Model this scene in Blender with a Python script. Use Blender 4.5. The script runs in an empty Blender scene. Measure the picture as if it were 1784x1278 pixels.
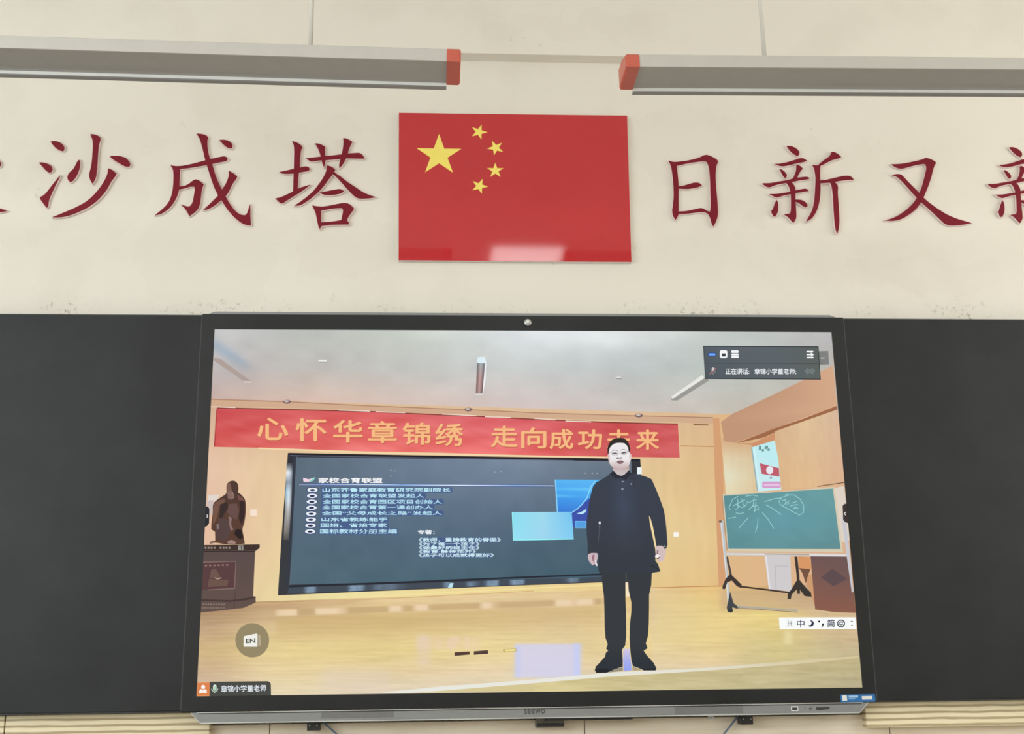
import bpy, bmesh, math, random
from mathutils import Vector, Matrix, Euler
from mathutils.geometry import tessellate_polygon
random.seed(7)
S = bpy.context.scene
COL = S.collection

# ------------------------------------------------------------------ camera, world, lights, exposure
F = 2100.0                                   # focal length in pixels of the 1784 px wide frame
ZC = 1.62                                    # height of the display centre above the floor
CAM = Vector((-0.2881, -3.5325, ZC - 0.5145))
ROT = Euler((1.82865, 0.01372, -0.06305), 'XYZ')
cd = bpy.data.cameras.new('camera')
cam = bpy.data.objects.new('camera', cd)
COL.objects.link(cam)
cam.location = CAM
cam.rotation_euler = ROT
cd.sensor_fit = 'HORIZONTAL'
cd.sensor_width = 36.0
cd.lens = F / 1784.0 * 36.0
cd.clip_start = 0.05
S.camera = cam
S.view_settings.view_transform = 'Standard'
S.view_settings.look = 'None'
S.view_settings.exposure = 0.0
S.view_settings.gamma = 1.0
S.view_settings.use_curve_mapping = False
S.cycles.use_denoising = True
S.cycles.max_bounces = 8

w = bpy.data.worlds.new('daylight')
S.world = w
w.use_nodes = True
bg = w.node_tree.nodes['Background']
bg.inputs[0].default_value = (0.85, 0.93, 1.0, 1)
bg.inputs[1].default_value = 0.6


def area(name, loc, rot, sx, sy, power, col):
    d = bpy.data.lights.new(name, 'AREA')
    d.shape = 'RECTANGLE'
    d.size, d.size_y, d.energy, d.color = sx, sy, power, col
    o = bpy.data.objects.new(name, d)
    o.location, o.rotation_euler = loc, rot
    COL.objects.link(o)
    return o


H = ZC + 1.90                                # ceiling height
WX = 3.7                                     # side walls at x = -WX, WX
YW = 0.08                                    # the front wall's plane
YB = -7.0                                    # the back wall
# daylight through the rows of windows in the two side walls
area('window_light_left', (-WX + .04, -3.9, 2.2), (0, math.radians(-90), 0), 1.7, 4.6, 142, (0.88, 0.95, 1.0))
area('window_light_right', (WX - .04, -2.0, 2.2), (0, math.radians(90), 0), 1.7, 3.0, 52, (1.0, 0.97, 0.91))

R3 = ROT.to_matrix()


def U(px, py, Y):
    """point of the plane y = Y that the photograph shows at pixel (px, py)"""
    d = R3 @ Vector(((px - 892.0) / F, -(py - 639.0) / F, -1.0))
    return CAM + d * ((Y - CAM.y) / d.y)


# ------------------------------------------------------------------ materials
def lin(c):
    c = c / 255.0
    return c / 12.92 if c <= 0.04045 else ((c + 0.055) / 1.055) ** 2.4


def rgb(r, g, b):
    return (lin(r), lin(g), lin(b), 1.0)


def mat(name, col, rough=0.5, metal=0.0, spec=0.5, var=0.04, scale=30.0, bump=0.0, coat=0.0, stretch=None):
    m = bpy.data.materials.new(name)
    m.use_nodes = True
    N, L = m.node_tree.nodes, m.node_tree.links
    b = N['Principled BSDF']
    b.inputs['Roughness'].default_value = rough
    b.inputs['Metallic'].default_value = metal
    b.inputs['Specular IOR Level'].default_value = spec
    b.inputs['Coat Weight'].default_value = coat
    b.inputs['Coat Roughness'].default_value = 0.08
    tc = N.new('ShaderNodeNewGeometry')
    mp = N.new('ShaderNodeMapping')
    if stretch:
        mp.inputs['Scale'].default_value = stretch
    L.new(tc.outputs['Position'], mp.inputs['Vector'])
    nz = N.new('ShaderNodeTexNoise')
    nz.inputs['Scale'].default_value = scale
    nz.inputs['Detail'].default_value = 5
    L.new(mp.outputs[0], nz.inputs['Vector'])
    rp = N.new('ShaderNodeValToRGB')
    rp.color_ramp.elements[0].position = .3
    rp.color_ramp.elements[1].position = .7
    rp.color_ramp.elements[0].color = tuple(c * (1 - var) for c in col[:3]) + (1,)
    rp.color_ramp.elements[1].color = tuple(min(1, c * (1 + var)) for c in col[:3]) + (1,)
    L.new(nz.outputs['Fac'], rp.inputs[0])
    L.new(rp.outputs[0], b.inputs['Base Color'])
    if bump:
        bp = N.new('ShaderNodeBump')
        bp.inputs['Strength'].default_value = bump
        bp.inputs['Distance'].default_value = 0.002
        L.new(nz.outputs['Fac'], bp.inputs['Height'])
        L.new(bp.outputs[0], b.inputs['Normal'])
    return m


def emat(name, col, strength):
    m = bpy.data.materials.new(name)
    m.use_nodes = True
    N, L = m.node_tree.nodes, m.node_tree.links
    N.remove(N['Principled BSDF'])
    e = N.new('ShaderNodeEmission')
    e.inputs[0].default_value = col
    e.inputs[1].default_value = strength
    L.new(e.outputs[0], N['Material Output'].inputs[0])
    return m


def plaster_material():
    """cream wall paint: faint patches where old notices hung, blotches, dirt along the top of the boards"""
    m = bpy.data.materials.new('cream_plaster')
    m.use_nodes = True
    N, L = m.node_tree.nodes, m.node_tree.links
    b = N['Principled BSDF']
    b.inputs['Roughness'].default_value = 0.75
    b.inputs['Specular IOR Level'].default_value = 0.2
    geo = N.new('ShaderNodeNewGeometry')
    sep = N.new('ShaderNodeSeparateXYZ')
    L.new(geo.outputs['Position'], sep.inputs[0])

    def math_(op, a, c=None, clamp=False):
        n = N.new('ShaderNodeMath')
        n.operation = op
        n.use_clamp = clamp
        for i, v in enumerate((a, c)):
            if v is None:
                continue
            if isinstance(v, (int, float)):
                n.inputs[i].default_value = v
            else:
                L.new(v, n.inputs[i])
        return n.outputs[0]

    def noise(scale, detail=4, rough=.5, mapscale=None):
        n = N.new('ShaderNodeTexNoise')
        n.inputs['Scale'].default_value = scale
        n.inputs['Detail'].default_value = detail
        n.inputs['Roughness'].default_value = rough
        src = geo.outputs['Position']
        if mapscale:
            mp = N.new('ShaderNodeMapping')
            mp.inputs['Scale'].default_value = mapscale
            L.new(src, mp.inputs[0])
            src = mp.outputs[0]
        L.new(src, n.inputs['Vector'])
        return n.outputs['Fac']

    def smooth(v, a, c):
        n = N.new('ShaderNodeMapRange')
        n.interpolation_type = 'SMOOTHSTEP'
        n.inputs['From Min'].default_value = a
        n.inputs['From Max'].default_value = c
        L.new(v, n.inputs['Value'])
        return n.outputs[0]

    x, z = sep.outputs[0], sep.outputs[2]
    wob = math_('MULTIPLY', math_('SUBTRACT', noise(7, 5), .5), .30)
    xw, zw = math_('ADD', x, wob), math_('ADD', z, wob)
    stain = math_('MULTIPLY', smooth(noise(2.2, 5, .6), .48, .66), .55)
    for (px, py, rx, rz) in ((165, 300, .20, .20), (375, 440, .22, .17), (560, 250, .17, .09), (1180, 260, .18, .12),
                             (1400, 320, .25, .16), (1010, 60, .34, .05), (1600, 480, .28, .07), (620, 420, .17, .09)):
        c = U(px, py, YW)
        dx = math_('DIVIDE', math_('ABSOLUTE', math_('SUBTRACT', xw, c.x)), rx)
        dz = math_('DIVIDE', math_('ABSOLUTE', math_('SUBTRACT', zw, c.z)), rz)
        d = math_('ADD', math_('POWER', dx, 3), math_('POWER', dz, 3))
        ring = math_('SUBTRACT', 1.0, smooth(d, .82, 1.02))
        stain = math_('ADD', stain, math_('MULTIPLY', ring, .24))
    stain = math_('MULTIPLY', stain, 1.0, True)
    ztop = ZC + 0.605
    near = math_('SUBTRACT', 1.0, smooth(z, ztop, ztop + .085))
    along = smooth(noise(2.6, 2, .5, (1, 0, 0)), .44, .60)
    specks = smooth(noise(70, 5, .72), .54, .68)
    dirt = math_('MULTIPLY', math_('MULTIPLY', near, along), specks, True)
    spots = math_('MULTIPLY', smooth(noise(16, 6, .6), .70, .76), .35)
    dirt = math_('MAXIMUM', dirt, spots)

    def mix(fac, a, c):
        n = N.new('ShaderNodeMix')
        n.data_type = 'RGBA'
        L.new(fac, n.inputs['Factor'])
        for i, v in ((6, a), (7, c)):
            if isinstance(v, tuple):
                n.inputs[i].default_value = v
            else:
                L.new(v, n.inputs[i])
        return n.outputs[2]

    c1 = mix(stain, (0.78, 0.735, 0.655, 1), (0.715, 0.668, 0.585, 1))
    c2 = mix(math_('MULTIPLY', dirt, .85), c1, (0.30, 0.27, 0.21, 1))
    L.new(c2, b.inputs['Base Color'])
    bp = N.new('ShaderNodeBump')
    bp.inputs['Strength'].default_value = .12
    bp.inputs['Distance'].default_value = .002
    L.new(noise(55, 6, .6), bp.inputs['Height'])
    L.new(bp.outputs[0], b.inputs['Normal'])
    return m


def wood_material(name, c0, c1, freq, dist, zmul=1.0):
    """printed wood grain: long lines along x, a little wavy"""
    m = bpy.data.materials.new(name)
    m.use_nodes = True
    N, L = m.node_tree.nodes, m.node_tree.links
    b = N['Principled BSDF']
    b.inputs['Roughness'].default_value = 0.45
    geo = N.new('ShaderNodeNewGeometry')
    mp = N.new('ShaderNodeMapping')
    mp.inputs['Scale'].default_value = (0.25, 0.0, zmul)
    L.new(geo.outputs['Position'], mp.inputs[0])
    wv = N.new('ShaderNodeTexWave')
    wv.wave_type = 'BANDS'
    wv.bands_direction = 'Z'
    wv.inputs['Scale'].default_value = freq
    wv.inputs['Distortion'].default_value = dist
    wv.inputs['Detail'].default_value = 3
    wv.inputs['Detail Scale'].default_value = 1.6
    L.new(mp.outputs[0], wv.inputs['Vector'])
    rp = N.new('ShaderNodeValToRGB')
    rp.color_ramp.elements[0].position = 0.08
    rp.color_ramp.elements[0].color = c1
    rp.color_ramp.elements[1].position = 0.5
    rp.color_ramp.elements[1].color = c0
    L.new(wv.outputs['Fac'], rp.inputs[0])
    nz = N.new('ShaderNodeTexNoise')
    nz.inputs['Scale'].default_value = 40
    nz.inputs['Detail'].default_value = 5
    mp2 = N.new('ShaderNodeMapping')
    mp2.inputs['Scale'].default_value = (0.12, 1, 1.6)
    L.new(geo.outputs['Position'], mp2.inputs[0])
    L.new(mp2.outputs[0], nz.inputs['Vector'])
    mx = N.new('ShaderNodeMix')
    mx.data_type = 'RGBA'
    mx.blend_type = 'MULTIPLY'
    mx.inputs['Factor'].default_value = .35
    L.new(rp.outputs[0], mx.inputs[6])
    rp2 = N.new('ShaderNodeValToRGB')
    rp2.color_ramp.elements[0].position = .35
    rp2.color_ramp.elements[0].color = (.72, .68, .62, 1)
    rp2.color_ramp.elements[1].position = .6
    rp2.color_ramp.elements[1].color = (1, 1, 1, 1)
    L.new(nz.outputs['Fac'], rp2.inputs[0])
    L.new(rp2.outputs[0], mx.inputs[7])
    L.new(mx.outputs[2], b.inputs['Base Color'])
    return m


M = {
    'plaster': plaster_material(),
    'side_wall': mat('side_wall_paint', (0.75, 0.72, 0.62, 1), .8, var=.02, scale=3),
    'ceiling': mat('ceiling_paint', (0.82, 0.80, 0.74, 1), .9, var=.02, scale=3),
    'floor': mat('floor_terrazzo', (0.42, 0.38, 0.32, 1), .35, var=.15, scale=60),
    'board': mat('blackboard_enamel', (0.0140, 0.0158, 0.0175, 1), .45, spec=.31, var=.25, scale=6),
    'board_edge': mat('board_edge', (0.045, 0.047, 0.05, 1), .5),
    'bezel': mat('black_bezel', (0.011, 0.012, 0.014, 1), .38, spec=.36, var=.15, scale=8),
    'silver': mat('silver_aluminium', (0.255, 0.262, 0.265, 1), .42, metal=.25, var=.04, scale=20, stretch=(.2, 1, 4)),
    'silver_edge': mat('silver_edge', (0.58, 0.59, 0.59, 1), .35, metal=.4, var=.03),
    'grille': mat('speaker_mesh', (0.185, 0.185, 0.185, 1), .6, metal=.3, var=.25, scale=900),
    'dark': mat('dark_plastic', (0.015, 0.015, 0.017, 1), .4, var=.1),
    'slot': mat('slot_black', (0.035, 0.035, 0.038, 1), .5, var=.1),
    'logo': mat('logo_ink', (0.04, 0.042, 0.045, 1), .5, var=.05),
    'steel': mat('screw_steel', (0.45, 0.45, 0.43, 1), .3, metal=.8),
    'smoke': mat('smoked_plastic', (0.14, 0.125, 0.105, 1), .25, var=.2, scale=25),
    'white': mat('white_plastic', (0.75, 0.75, 0.73, 1), .4, var=.02),
    'lens': mat('lens_grey', (0.36, 0.36, 0.36, 1), .25, metal=.4, var=.1),
    'lens_core': mat('lens_core', (0.72, 0.72, 0.70, 1), .2, var=.05),
    'red_letter': mat('dark_red_acrylic', (0.19, 0.012, 0.024, 1), .5, spec=.15, var=.06, scale=12),
    'pink_side': mat('pale_pink_foam', (0.90, 0.72, 0.70, 1), .6, var=.03),
    'flag_red': mat('flag_red_gloss', (0.52, 0.030, 0.036, 1), .06, spec=.55, var=.03, scale=6, bump=.0),
    'flag_edge': mat('flag_white_edge', (0.80, 0.70, 0.66, 1), .5, var=.03),
    'star': mat('star_yellow', (0.93, 0.77, 0.16, 1), .2, var=.02),
    'lamp_grey': mat('lamp_grey_paint', (0.50, 0.475, 0.44, 1), .4, var=.02),
    'lamp_under': mat('lamp_underside_grey', (0.365, 0.352, 0.332, 1), .45, var=.03),
    'lamp_lip': mat('lamp_lip_white', (0.80, 0.80, 0.78, 1), .35, var=.02),
    'lip_shade': mat('lip_shade_grey', (0.25, 0.24, 0.225, 1), .45, var=.02),
    'cap_red': mat('orange_red_cap', (0.52, 0.10, 0.062, 1), .35, var=.04),
    'stem': mat('stem_cream', (0.64, 0.61, 0.55, 1), .4, var=.02),
    'plank': wood_material('pale_pine_grain', (0.86, 0.76, 0.53, 1), (0.44, 0.35, 0.20, 1), 18.0, 1.6),
    'tile': wood_material('pale_tile_grain', (0.90, 0.80, 0.66, 1), (0.82, 0.71, 0.56, 1), 7.0, 3.0, .8),
    'grout': mat('grout', (0.38, 0.33, 0.26, 1), .9),
    'cable': mat('blue_grey_cable', (0.13, 0.185, 0.26, 1), .45),
    'sticker': mat('blue_sticker', (0.022, 0.16, 0.44, 1), .35, var=.05),
    'sticker_light': mat('sticker_print_light', (0.36, 0.56, 0.80, 1), .4),
    'frame': mat('window_frame_white', (0.75, 0.75, 0.74, 1), .4),
    'pane': emat('bright_sky_pane', (0.9, 0.96, 1, 1), 1.2),
    'lamp_on': emat('lit_diffuser', (1.0, 0.98, 0.95, 1), 9.0),
}


# ------------------------------------------------------------------ builders
def link(name, me, parent=None, mats=()):
    o = bpy.data.objects.new(name, me)
    COL.objects.link(o)
    for m in mats:
        me.materials.append(m)
    if parent is not None:
        o.parent = parent
        o.matrix_parent_inverse = Matrix.Translation(-world_of(parent))
    return o


def world_of(o):
    v = Vector((0, 0, 0))
    while o is not None:
        v = v + o.location
        if o.parent is not None:
            v = v + o.matrix_parent_inverse.translation
        o = o.parent
    return v


def empty(name, loc):
    o = bpy.data.objects.new(name, None)
    o.empty_display_size = .05
    COL.objects.link(o)
    o.location = loc
    return o


def tag(o, label=None, cat=None, group=None, kind=None):
    for k, v in (('label', label), ('category', cat), ('group', group), ('kind', kind)):
        if v:
            o[k] = v
    return o


def from_bm(name, bm, parent, mats, smooth=False):
    bmesh.ops.recalc_face_normals(bm, faces=bm.faces)
    me = bpy.data.meshes.new(name)
    bm.to_mesh(me)
    bm.free()
    if smooth:
        for p in me.polygons:
            p.use_smooth = True
    return link(name, me, parent, mats)


def add_box(bm, x0, x1, y0, y1, z0, z1, bevel=0.0, mi=0):
    r = bmesh.ops.create_cube(bm, size=1)
    vs = r['verts']
    for v in vs:
        v.co = Vector(((x0 + x1) / 2 + v.co.x * (x1 - x0), (y0 + y1) / 2 + v.co.y * (y1 - y0), (z0 + z1) / 2 + v.co.z * (z1 - z0)))
    fs = {f for v in vs for f in v.link_faces}
    for f in fs:
        f.material_index = mi
    if bevel:
        es = {e for v in vs for e in v.link_edges}
        bmesh.ops.bevel(bm, geom=list(es), offset=bevel, segments=2, affect='EDGES', profile=.5)


def box(name, x0, x1, y0, y1, z0, z1, m, parent=None, bevel=0.0):
    bm = bmesh.new()
    add_box(bm, x0, x1, y0, y1, z0, z1, bevel)
    return from_bm(name, bm, parent, [m])


def tube_bm(bm, pts, r, seg=10):
    rings = []
    for i, p in enumerate(pts):
        a = pts[max(0, i - 1)]
        c = pts[min(len(pts) - 1, i + 1)]
        d = (c - a).normalized()
        u = d.cross(Vector((0, 0, 1)))
        if u.length < 1e-4:
            u = d.cross(Vector((1, 0, 0)))
        u.normalize()
        v = d.cross(u)
        rings.append([bm.verts.new(p + u * (r * math.cos(2 * math.pi * k / seg)) + v * (r * math.sin(2 * math.pi * k / seg))) for k in range(seg)])
    for a, c in zip(rings, rings[1:]):
        for k in range(seg):
            bm.faces.new((a[k], a[(k + 1) % seg], c[(k + 1) % seg], c[k]))
    bm.faces.new(rings[0][::-1])
    bm.faces.new(rings[-1])


def prism_x(bm, prof, x0, x1, mi=0):
    """profile of (y, z) points swept along x"""
    a = [bm.verts.new((x0, y, z)) for y, z in prof]
    c = [bm.verts.new((x1, y, z)) for y, z in prof]
    n = len(prof)
    fs = [bm.faces.new(a), bm.faces.new(c[::-1])]
    for i in range(n):
        fs.append(bm.faces.new((a[i], c[i], c[(i + 1) % n], a[(i + 1) % n])))
    for f in fs:
        f.material_index = mi


def smooth_outline(pts, sub=4, corner=52):
    """closed outline through pts: rounded where it turns gently, sharp at its corners"""
    n = len(pts)
    P = [Vector(p) for p in pts]

    def turn(i):
        a = P[i] - P[i - 1]
        c = P[(i + 1) % n] - P[i]
        if a.length < 1e-6 or c.length < 1e-6:
            return 180
        return math.degrees(a.angle(c))
    sharp = [turn(i) > corner for i in range(n)]
    out = []
    for i in range(n):
        p0, p1, p2, p3 = P[i - 1], P[i], P[(i + 1) % n], P[(i + 2) % n]
        t1 = Vector((0, 0)) if sharp[i] else (p2 - p0) * .5
        t2 = Vector((0, 0)) if sharp[(i + 1) % n] else (p3 - p1) * .5
        L = (p2 - p1).length
        for t in (t1, t2):
            if t.length > L:
                t *= L / t.length
        if sharp[i]:
            t1 = (p2 - p1) * .6
        if sharp[(i + 1) % n]:
            t2 = (p2 - p1) * .6
        for k in range(sub):
            s = k / sub
            h00, h10, h01, h11 = 2 * s ** 3 - 3 * s * s + 1, s ** 3 - 2 * s * s + s, -2 * s ** 3 + 3 * s * s, s ** 3 - s * s
            out.append(p1 * h00 + t1 * h10 + p2 * h01 + t2 * h11)
    return out


def area2(pts):
    return sum(pts[i - 1][0] * pts[i][1] - pts[i][0] * pts[i - 1][1] for i in range(len(pts)))


def offset_outline(P, d):
    n = len(P)
    s = 1 if area2(P) > 0 else -1
    out = []
    for i in range(n):
        a = (P[i] - P[i - 1])
        c = (P[(i + 1) % n] - P[i])
        a = a.normalized() if a.length > 1e-9 else c.normalized()
        c = c.normalized() if c.length > 1e-9 else a
        t = a + c
        if t.length < 1e-6:
            t = a
        t.normalize()
        k = min(1.8, 1 / max(.3, t.dot(a)))
        out.append(P[i] + Vector((t.y, -t.x)) * (s * d * k))
    return out


def tess(P):
    return tessellate_polygon([[Vector((p[0], p[1], 0)) for p in P]])


def slab(name, out2, y_front, y_back, parent, mats, rim=0.0, split=0.0):
    """flat cut-out with real thickness; out2 = outline in (x, z) metres; rim = how far the base stands out"""
    n = len(out2)
    base = offset_outline(out2, rim) if rim else out2
    v, f, mi = [], [], []
    ym = y_front + split
    rings = [(out2, y_front), (out2, ym), (base, ym), (base, y_back)] if split else [(out2, y_front), (base, y_back)]
    for P, y in rings:
        v += [(p[0], y, p[1]) for p in P]
    for t in tess(out2):
        f.append(tuple(t))
        mi.append(0)
    for r in range(len(rings) - 1):
        for i in range(n):
            j = (i + 1) % n
            f.append((r * n + i, r * n + j, (r + 1) * n + j, (r + 1) * n + i))
            mi.append(0 if (split and r == 0) else 1)
    me = bpy.data.meshes.new(name)
    me.from_pydata(v, [], f)
    me.polygons.foreach_set('material_index', mi)
    me.update()
    bm = bmesh.new()
    bm.from_mesh(me)
    bmesh.ops.recalc_face_normals(bm, faces=bm.faces)
    # the front must look at the room
    bm.faces.ensure_lookup_table()
    fr = [q for q in bm.faces if q.material_index == 0]
    if fr and sum(q.normal.y * q.calc_area() for q in fr) > 0:
        bmesh.ops.reverse_faces(bm, faces=bm.faces)
    bm.to_mesh(me)
    bm.free()
    return link(name, me, parent, mats)


def text_shape(txt, offset=0.0):
    """outline text as triangles: (list of 2D verts, list of faces)"""
    c = bpy.data.curves.new('lettering', 'FONT')
    c.body = txt
    c.offset = offset
    c.resolution_u = 3
    c.fill_mode = 'FRONT'
    o = bpy.data.objects.new('lettering', c)
    COL.objects.link(o)
    dg = bpy.context.evaluated_depsgraph_get()
    dg.update()
    me = bpy.data.meshes.new_from_object(o.evaluated_get(dg))
    V = [(p.co.x, p.co.y) for p in me.vertices]
    Fc = [tuple(p.vertices) for p in me.polygons]
    bpy.data.objects.remove(o)
    bpy.data.curves.remove(c)
    bpy.data.meshes.remove(me)
    return V, Fc


# ------------------------------------------------------------------ the room
ZB = ZC + 1.4905                              # underside of the beam along the top of the wall
wall = box('wall_front', -WX, WX, YW, YW + .2, 0, H, M['plaster'])
tag(wall, 'cream painted plaster front wall with faint stains', kind='structure')
beam = box('trim_1', -WX, WX, .028, YW + .01, ZB, H, M['plaster'], bevel=.002)
tag(beam, 'cream beam face along the top of the wall above the lamps', kind='structure')
tag(box('floor', -WX, WX, YB, YW, -.1, 0, M['floor']), kind='structure')
tag(box('ceiling', -WX, WX, YB, YW, H, H + .1, M['ceiling']), kind='structure')
tag(box('wall_back', -WX, WX, YB - .1, YB, 0, H, M['side_wall']), kind='structure')
for s, nm in ((-1, 'left'), (1, 'right')):
    tag(box('wall_' + nm, *sorted((s * WX, s * (WX + .15))), YB, YW, 0, H, M['side_wall']), kind='structure')
for i, (s, y0) in enumerate(((-1, -6.2), (-1, -3.8), (1, -3.5), (1, -1.9))):
    wd = empty('window_%d' % (i + 1), (s * WX, y0 + 1.1, 1.1))
    tag(wd, kind='structure')
    WL = 2.2 if s < 0 else 1.4
    xa, xb = sorted((s * (WX - .002), s * (WX - .012)))
    box('pane', xa, xb, y0, y0 + WL, 1.1, 2.8, M['pane'], wd)
    xa, xb = sorted((s * (WX - .002), s * (WX - .035)))
    bm = bmesh.new()
    for (a, b_, c, d) in ((y0 - .05, y0, 1.05, 2.85), (y0 + WL, y0 + WL + .05, 1.05, 2.85), (y0 + WL / 2 - .02, y0 + WL / 2 + .02, 1.1, 2.8),
                          (y0, y0 + WL, 1.05, 1.1), (y0, y0 + WL, 2.8, 2.85)):
        add_box(bm, xa, xb, a, b_, c, d)
    from_bm('window_frame', bm, wd, [M['frame']])

# pale wood-look tiles on the wall below the display, built one by one
zt = ZC - .612
row_h, gap = .30, .003
xs = [U(px, 1268, .066).x for px in (470, 1017, 1550)]
tw = (xs[2] - xs[0]) / 2
edges = [xs[0] + tw * k for k in range(-3, 7)]
for a, c in zip(edges, edges[1:]):
    for rz in range(2):
        z1 = zt + .0 - rz * row_h
        if a > WX - .2 or c < -WX + .2:
            continue
        box('tile', a + gap / 2, c - gap / 2, .066, YW + .004, z1 - row_h + gap, z1, M['tile'], wall, bevel=.0012)

# grained wooden planks under the two blackboards
zp1, zp0 = ZC - .5765, ZC - .648
xr = U(1508, 1245, .035).x
xl = U(365, 1265, .035).x
xj = U(8, 1262, .035).x
for i, (a, c, lab) in enumerate(((xl - .0, xj + .0015, 'pale pine plank under the left blackboard, right end beside the display'),
                                 (xj - .0015, xj - 1.0, 'pale pine plank at the far lower left, left of the joint'),
                                 (xr, xr + 1.1, 'pale pine plank with lined grain under the right blackboard'))):
    x0, x1 = sorted((a, c))
    tag(box('trim_%d' % (i + 2), x0, x1, .035, YW + .01, zp0, zp1, M['plank'], bevel=.002), lab, kind='structure')

# ------------------------------------------------------------------ blackboards
def blackboard(x0, x1, label, group='blackboards beside the display'):
    t = empty('blackboard', ((x0 + x1) / 2, .04, ZC - .576))
    tag(t, label, 'blackboard', group)
    z0, z1 = ZC - .5745, ZC + .5800
    box('writing_surface', x0 + .002, x1 - .002, 0.0, .03, z0 + .003, z1 - .003, M['board'], t, bevel=.0015)
    bm = bmesh.new()
    add_box(bm, x0, x1, .006, .045, z1 - .004, z1 + .001)
    add_box(bm, x0, x1, .006, .045, z0 - .001, z0 + .004)
    add_box(bm, x0, x0 + .003, -.0005, .045, z0 + .004, z1 - .004)
    add_box(bm, x1 - .003, x1, -.0005, .045, z0 + .004, z1 - .004)
    from_bm('edge_trim', bm, t, [M['board_edge']])
    return t


BX = .9865                                   # half width of the display's bezel
blackboard(-BX - .0006 - 1.25, -BX - .0006, 'plain dark blackboard panel to the left of the display')
blackboard(BX + .0006, BX + .0006 + 1.25, 'plain dark blackboard panel to the right of the display')

# ------------------------------------------------------------------ interactive display
disp = empty('interactive_display', (0, .04, ZC - .6))
tag(disp, 'large black framed interactive display between two blackboards, showing a video lecture', 'display')
# back housing and bezel
box('housing', -BX + .01, BX - .01, .012, YW, ZC - .57, ZC + .57, M['dark'], disp)
SC = [U(374, 573.5, 0), U(1448.3, 578.5, 0), U(1502.3, 1197, 0), U(342.5, 1212.3, 0)]   # lit area of the screen
bz0, bz1 = ZC - .5735, ZC + .5815
bm = bmesh.new()
outer = [Vector((-BX, 0, bz1)), Vector((BX, 0, bz1)), Vector((BX, 0, bz0)), Vector((-BX, 0, bz0))]
yf, yb = -.0022, .012
A = [bm.verts.new((v.x, yf, v.z)) for v in outer]
B = [bm.verts.new((v.x, yf, v.z)) for v in SC]
A2 = [bm.verts.new((v.x, yb, v.z)) for v in outer]
B2 = [bm.verts.new((v.x, yb, v.z)) for v in SC]
for i in range(4):
    j = (i + 1) % 4
    bm.faces.new((A[i], A[j], B[j], B[i]))
    bm.faces.new((A2[i], A2[j], A[j], A[i]))
    bm.faces.new((B[i], B[j], B2[j], B2[i]))
    bm.faces.new((A2[i], A2[j], B2[j], B2[i]))
from_bm('bezel', bm, disp, [M['bezel']])
# silver strip along the top, its ends cut slanting
x0, x1 = U(366, 547, .02).x, U(1452, 552, .02).x
out = [Vector(p) for p in ((x0 - .006, bz1 + .0005), (x1 + .006, bz1 + .0005), (x1 - .018, bz1 + .0095), (x0 + .018, bz1 + .0095))]
slab('top_strip', out, .004, .05, disp, [M['silver'], M['silver_edge']])
# silver bar along the bottom: front face, darker groove above it, bright rolled edge below
zb1, zb0 = ZC - .5765, ZC - .6055
bx1, bx0 = .9585, .930
out = [Vector(p) for p in ((-bx1, zb1), (bx1, zb1), (bx1 - .012, zb1 - .012), (bx0, zb0 + .002), (bx0 - .01, zb0), (-bx0 + .01, zb0), (-bx0, zb0 + .002), (-bx1 + .012, zb1 - .012))]
bar = slab('bottom_bar', out, -.012, .05, disp, [M['silver'], M['silver']])
bm = bmesh.new()
add_box(bm, -bx0 - .012, bx0 + .012, -.0136, -.0115, zb1 - .0012, zb1 + .0008)
add_box(bm, -bx0, bx0, -.0136, -.0115, zb0 - .0006, zb0 + .0022)
for s in (-1, 1):
    a = Vector((s * (bx1 - .001), -.0128, zb1))
    c = Vector((s * (bx1 - .014), -.0128, zb1 - .014))
    d = Vector((s * (bx0 + .001), -.0128, zb0 + .001))
    tube_bm(bm, [a, c, d], .0011, 6)
from_bm('edge_strip', bm, bar, [M['silver_edge']])
box('groove', -bx1 + .02, bx1 - .02, -.0126, -.011, zb1 - .0042, zb1 - .0022, M['dark'], bar)
yq = -.0125


def rect_part(name, px0, py0, px1, py1, y0, y1, m, parent, bevel=0.0):
    a, c = U(px0, py0, y0), U(px1, py1, y0)
    x0, x1 = sorted((a.x, c.x))
    z0, z1 = sorted((a.z, c.z))
    return box(name, x0, x1, y0, y1, z0, z1, m, parent, bevel)


rect_part('speaker_grille', 560, 1238.5, 686, 1249, yq, -.01, M['grille'], bar)
rect_part('speaker_grille', 1176, 1231, 1295, 1241.5, yq, -.01, M['grille'], bar)
o = rect_part('usb_port', 1378, 1229.8, 1391, 1238, yq - .001, -.01, M['white'], bar, .0006)
rect_part('usb_slot', 1380, 1231.6, 1389.3, 1236.2, yq - .0016, -.01, M['slot'], bar)
rect_part('indicator', 1401.8, 1233, 1403.6, 1235, yq, -.01, M['slot'], bar)
rect_part('button', 1409.5, 1232.6, 1415, 1235.2, yq, -.01, M['slot'], bar, .0005)
P = [(1421.5, 1231.5), (1445.5, 1230.6), (1445.5, 1234.5), (1428, 1236.8), (1423, 1236)]
slab('card_slot', [Vector((U(a, b_, yq).x, U(a, b_, yq).z)) for a, b_ in P], yq, -.01, bar, [M['slot'], M['slot']])
V, Fc = text_shape('seewo')
xs_, ys_ = [v[0] for v in V], [v[1] for v in V]
mx0, mx1, my0, my1 = min(xs_), max(xs_), min(ys_), max(ys_)
tl, br = U(913.5, 1234.2, yq), U(949.5, 1242.6, yq)
me = bpy.data.meshes.new('logo_lettering')
me.from_pydata([(tl.x + (v[0] - mx0) / (mx1 - mx0) * (br.x - tl.x), yq - .0002, br.z + (v[1] - my0) / (my1 - my0) * (tl.z - br.z)) for v in V], [], Fc)
link('logo_lettering', me, bar, [M['logo']])
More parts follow.
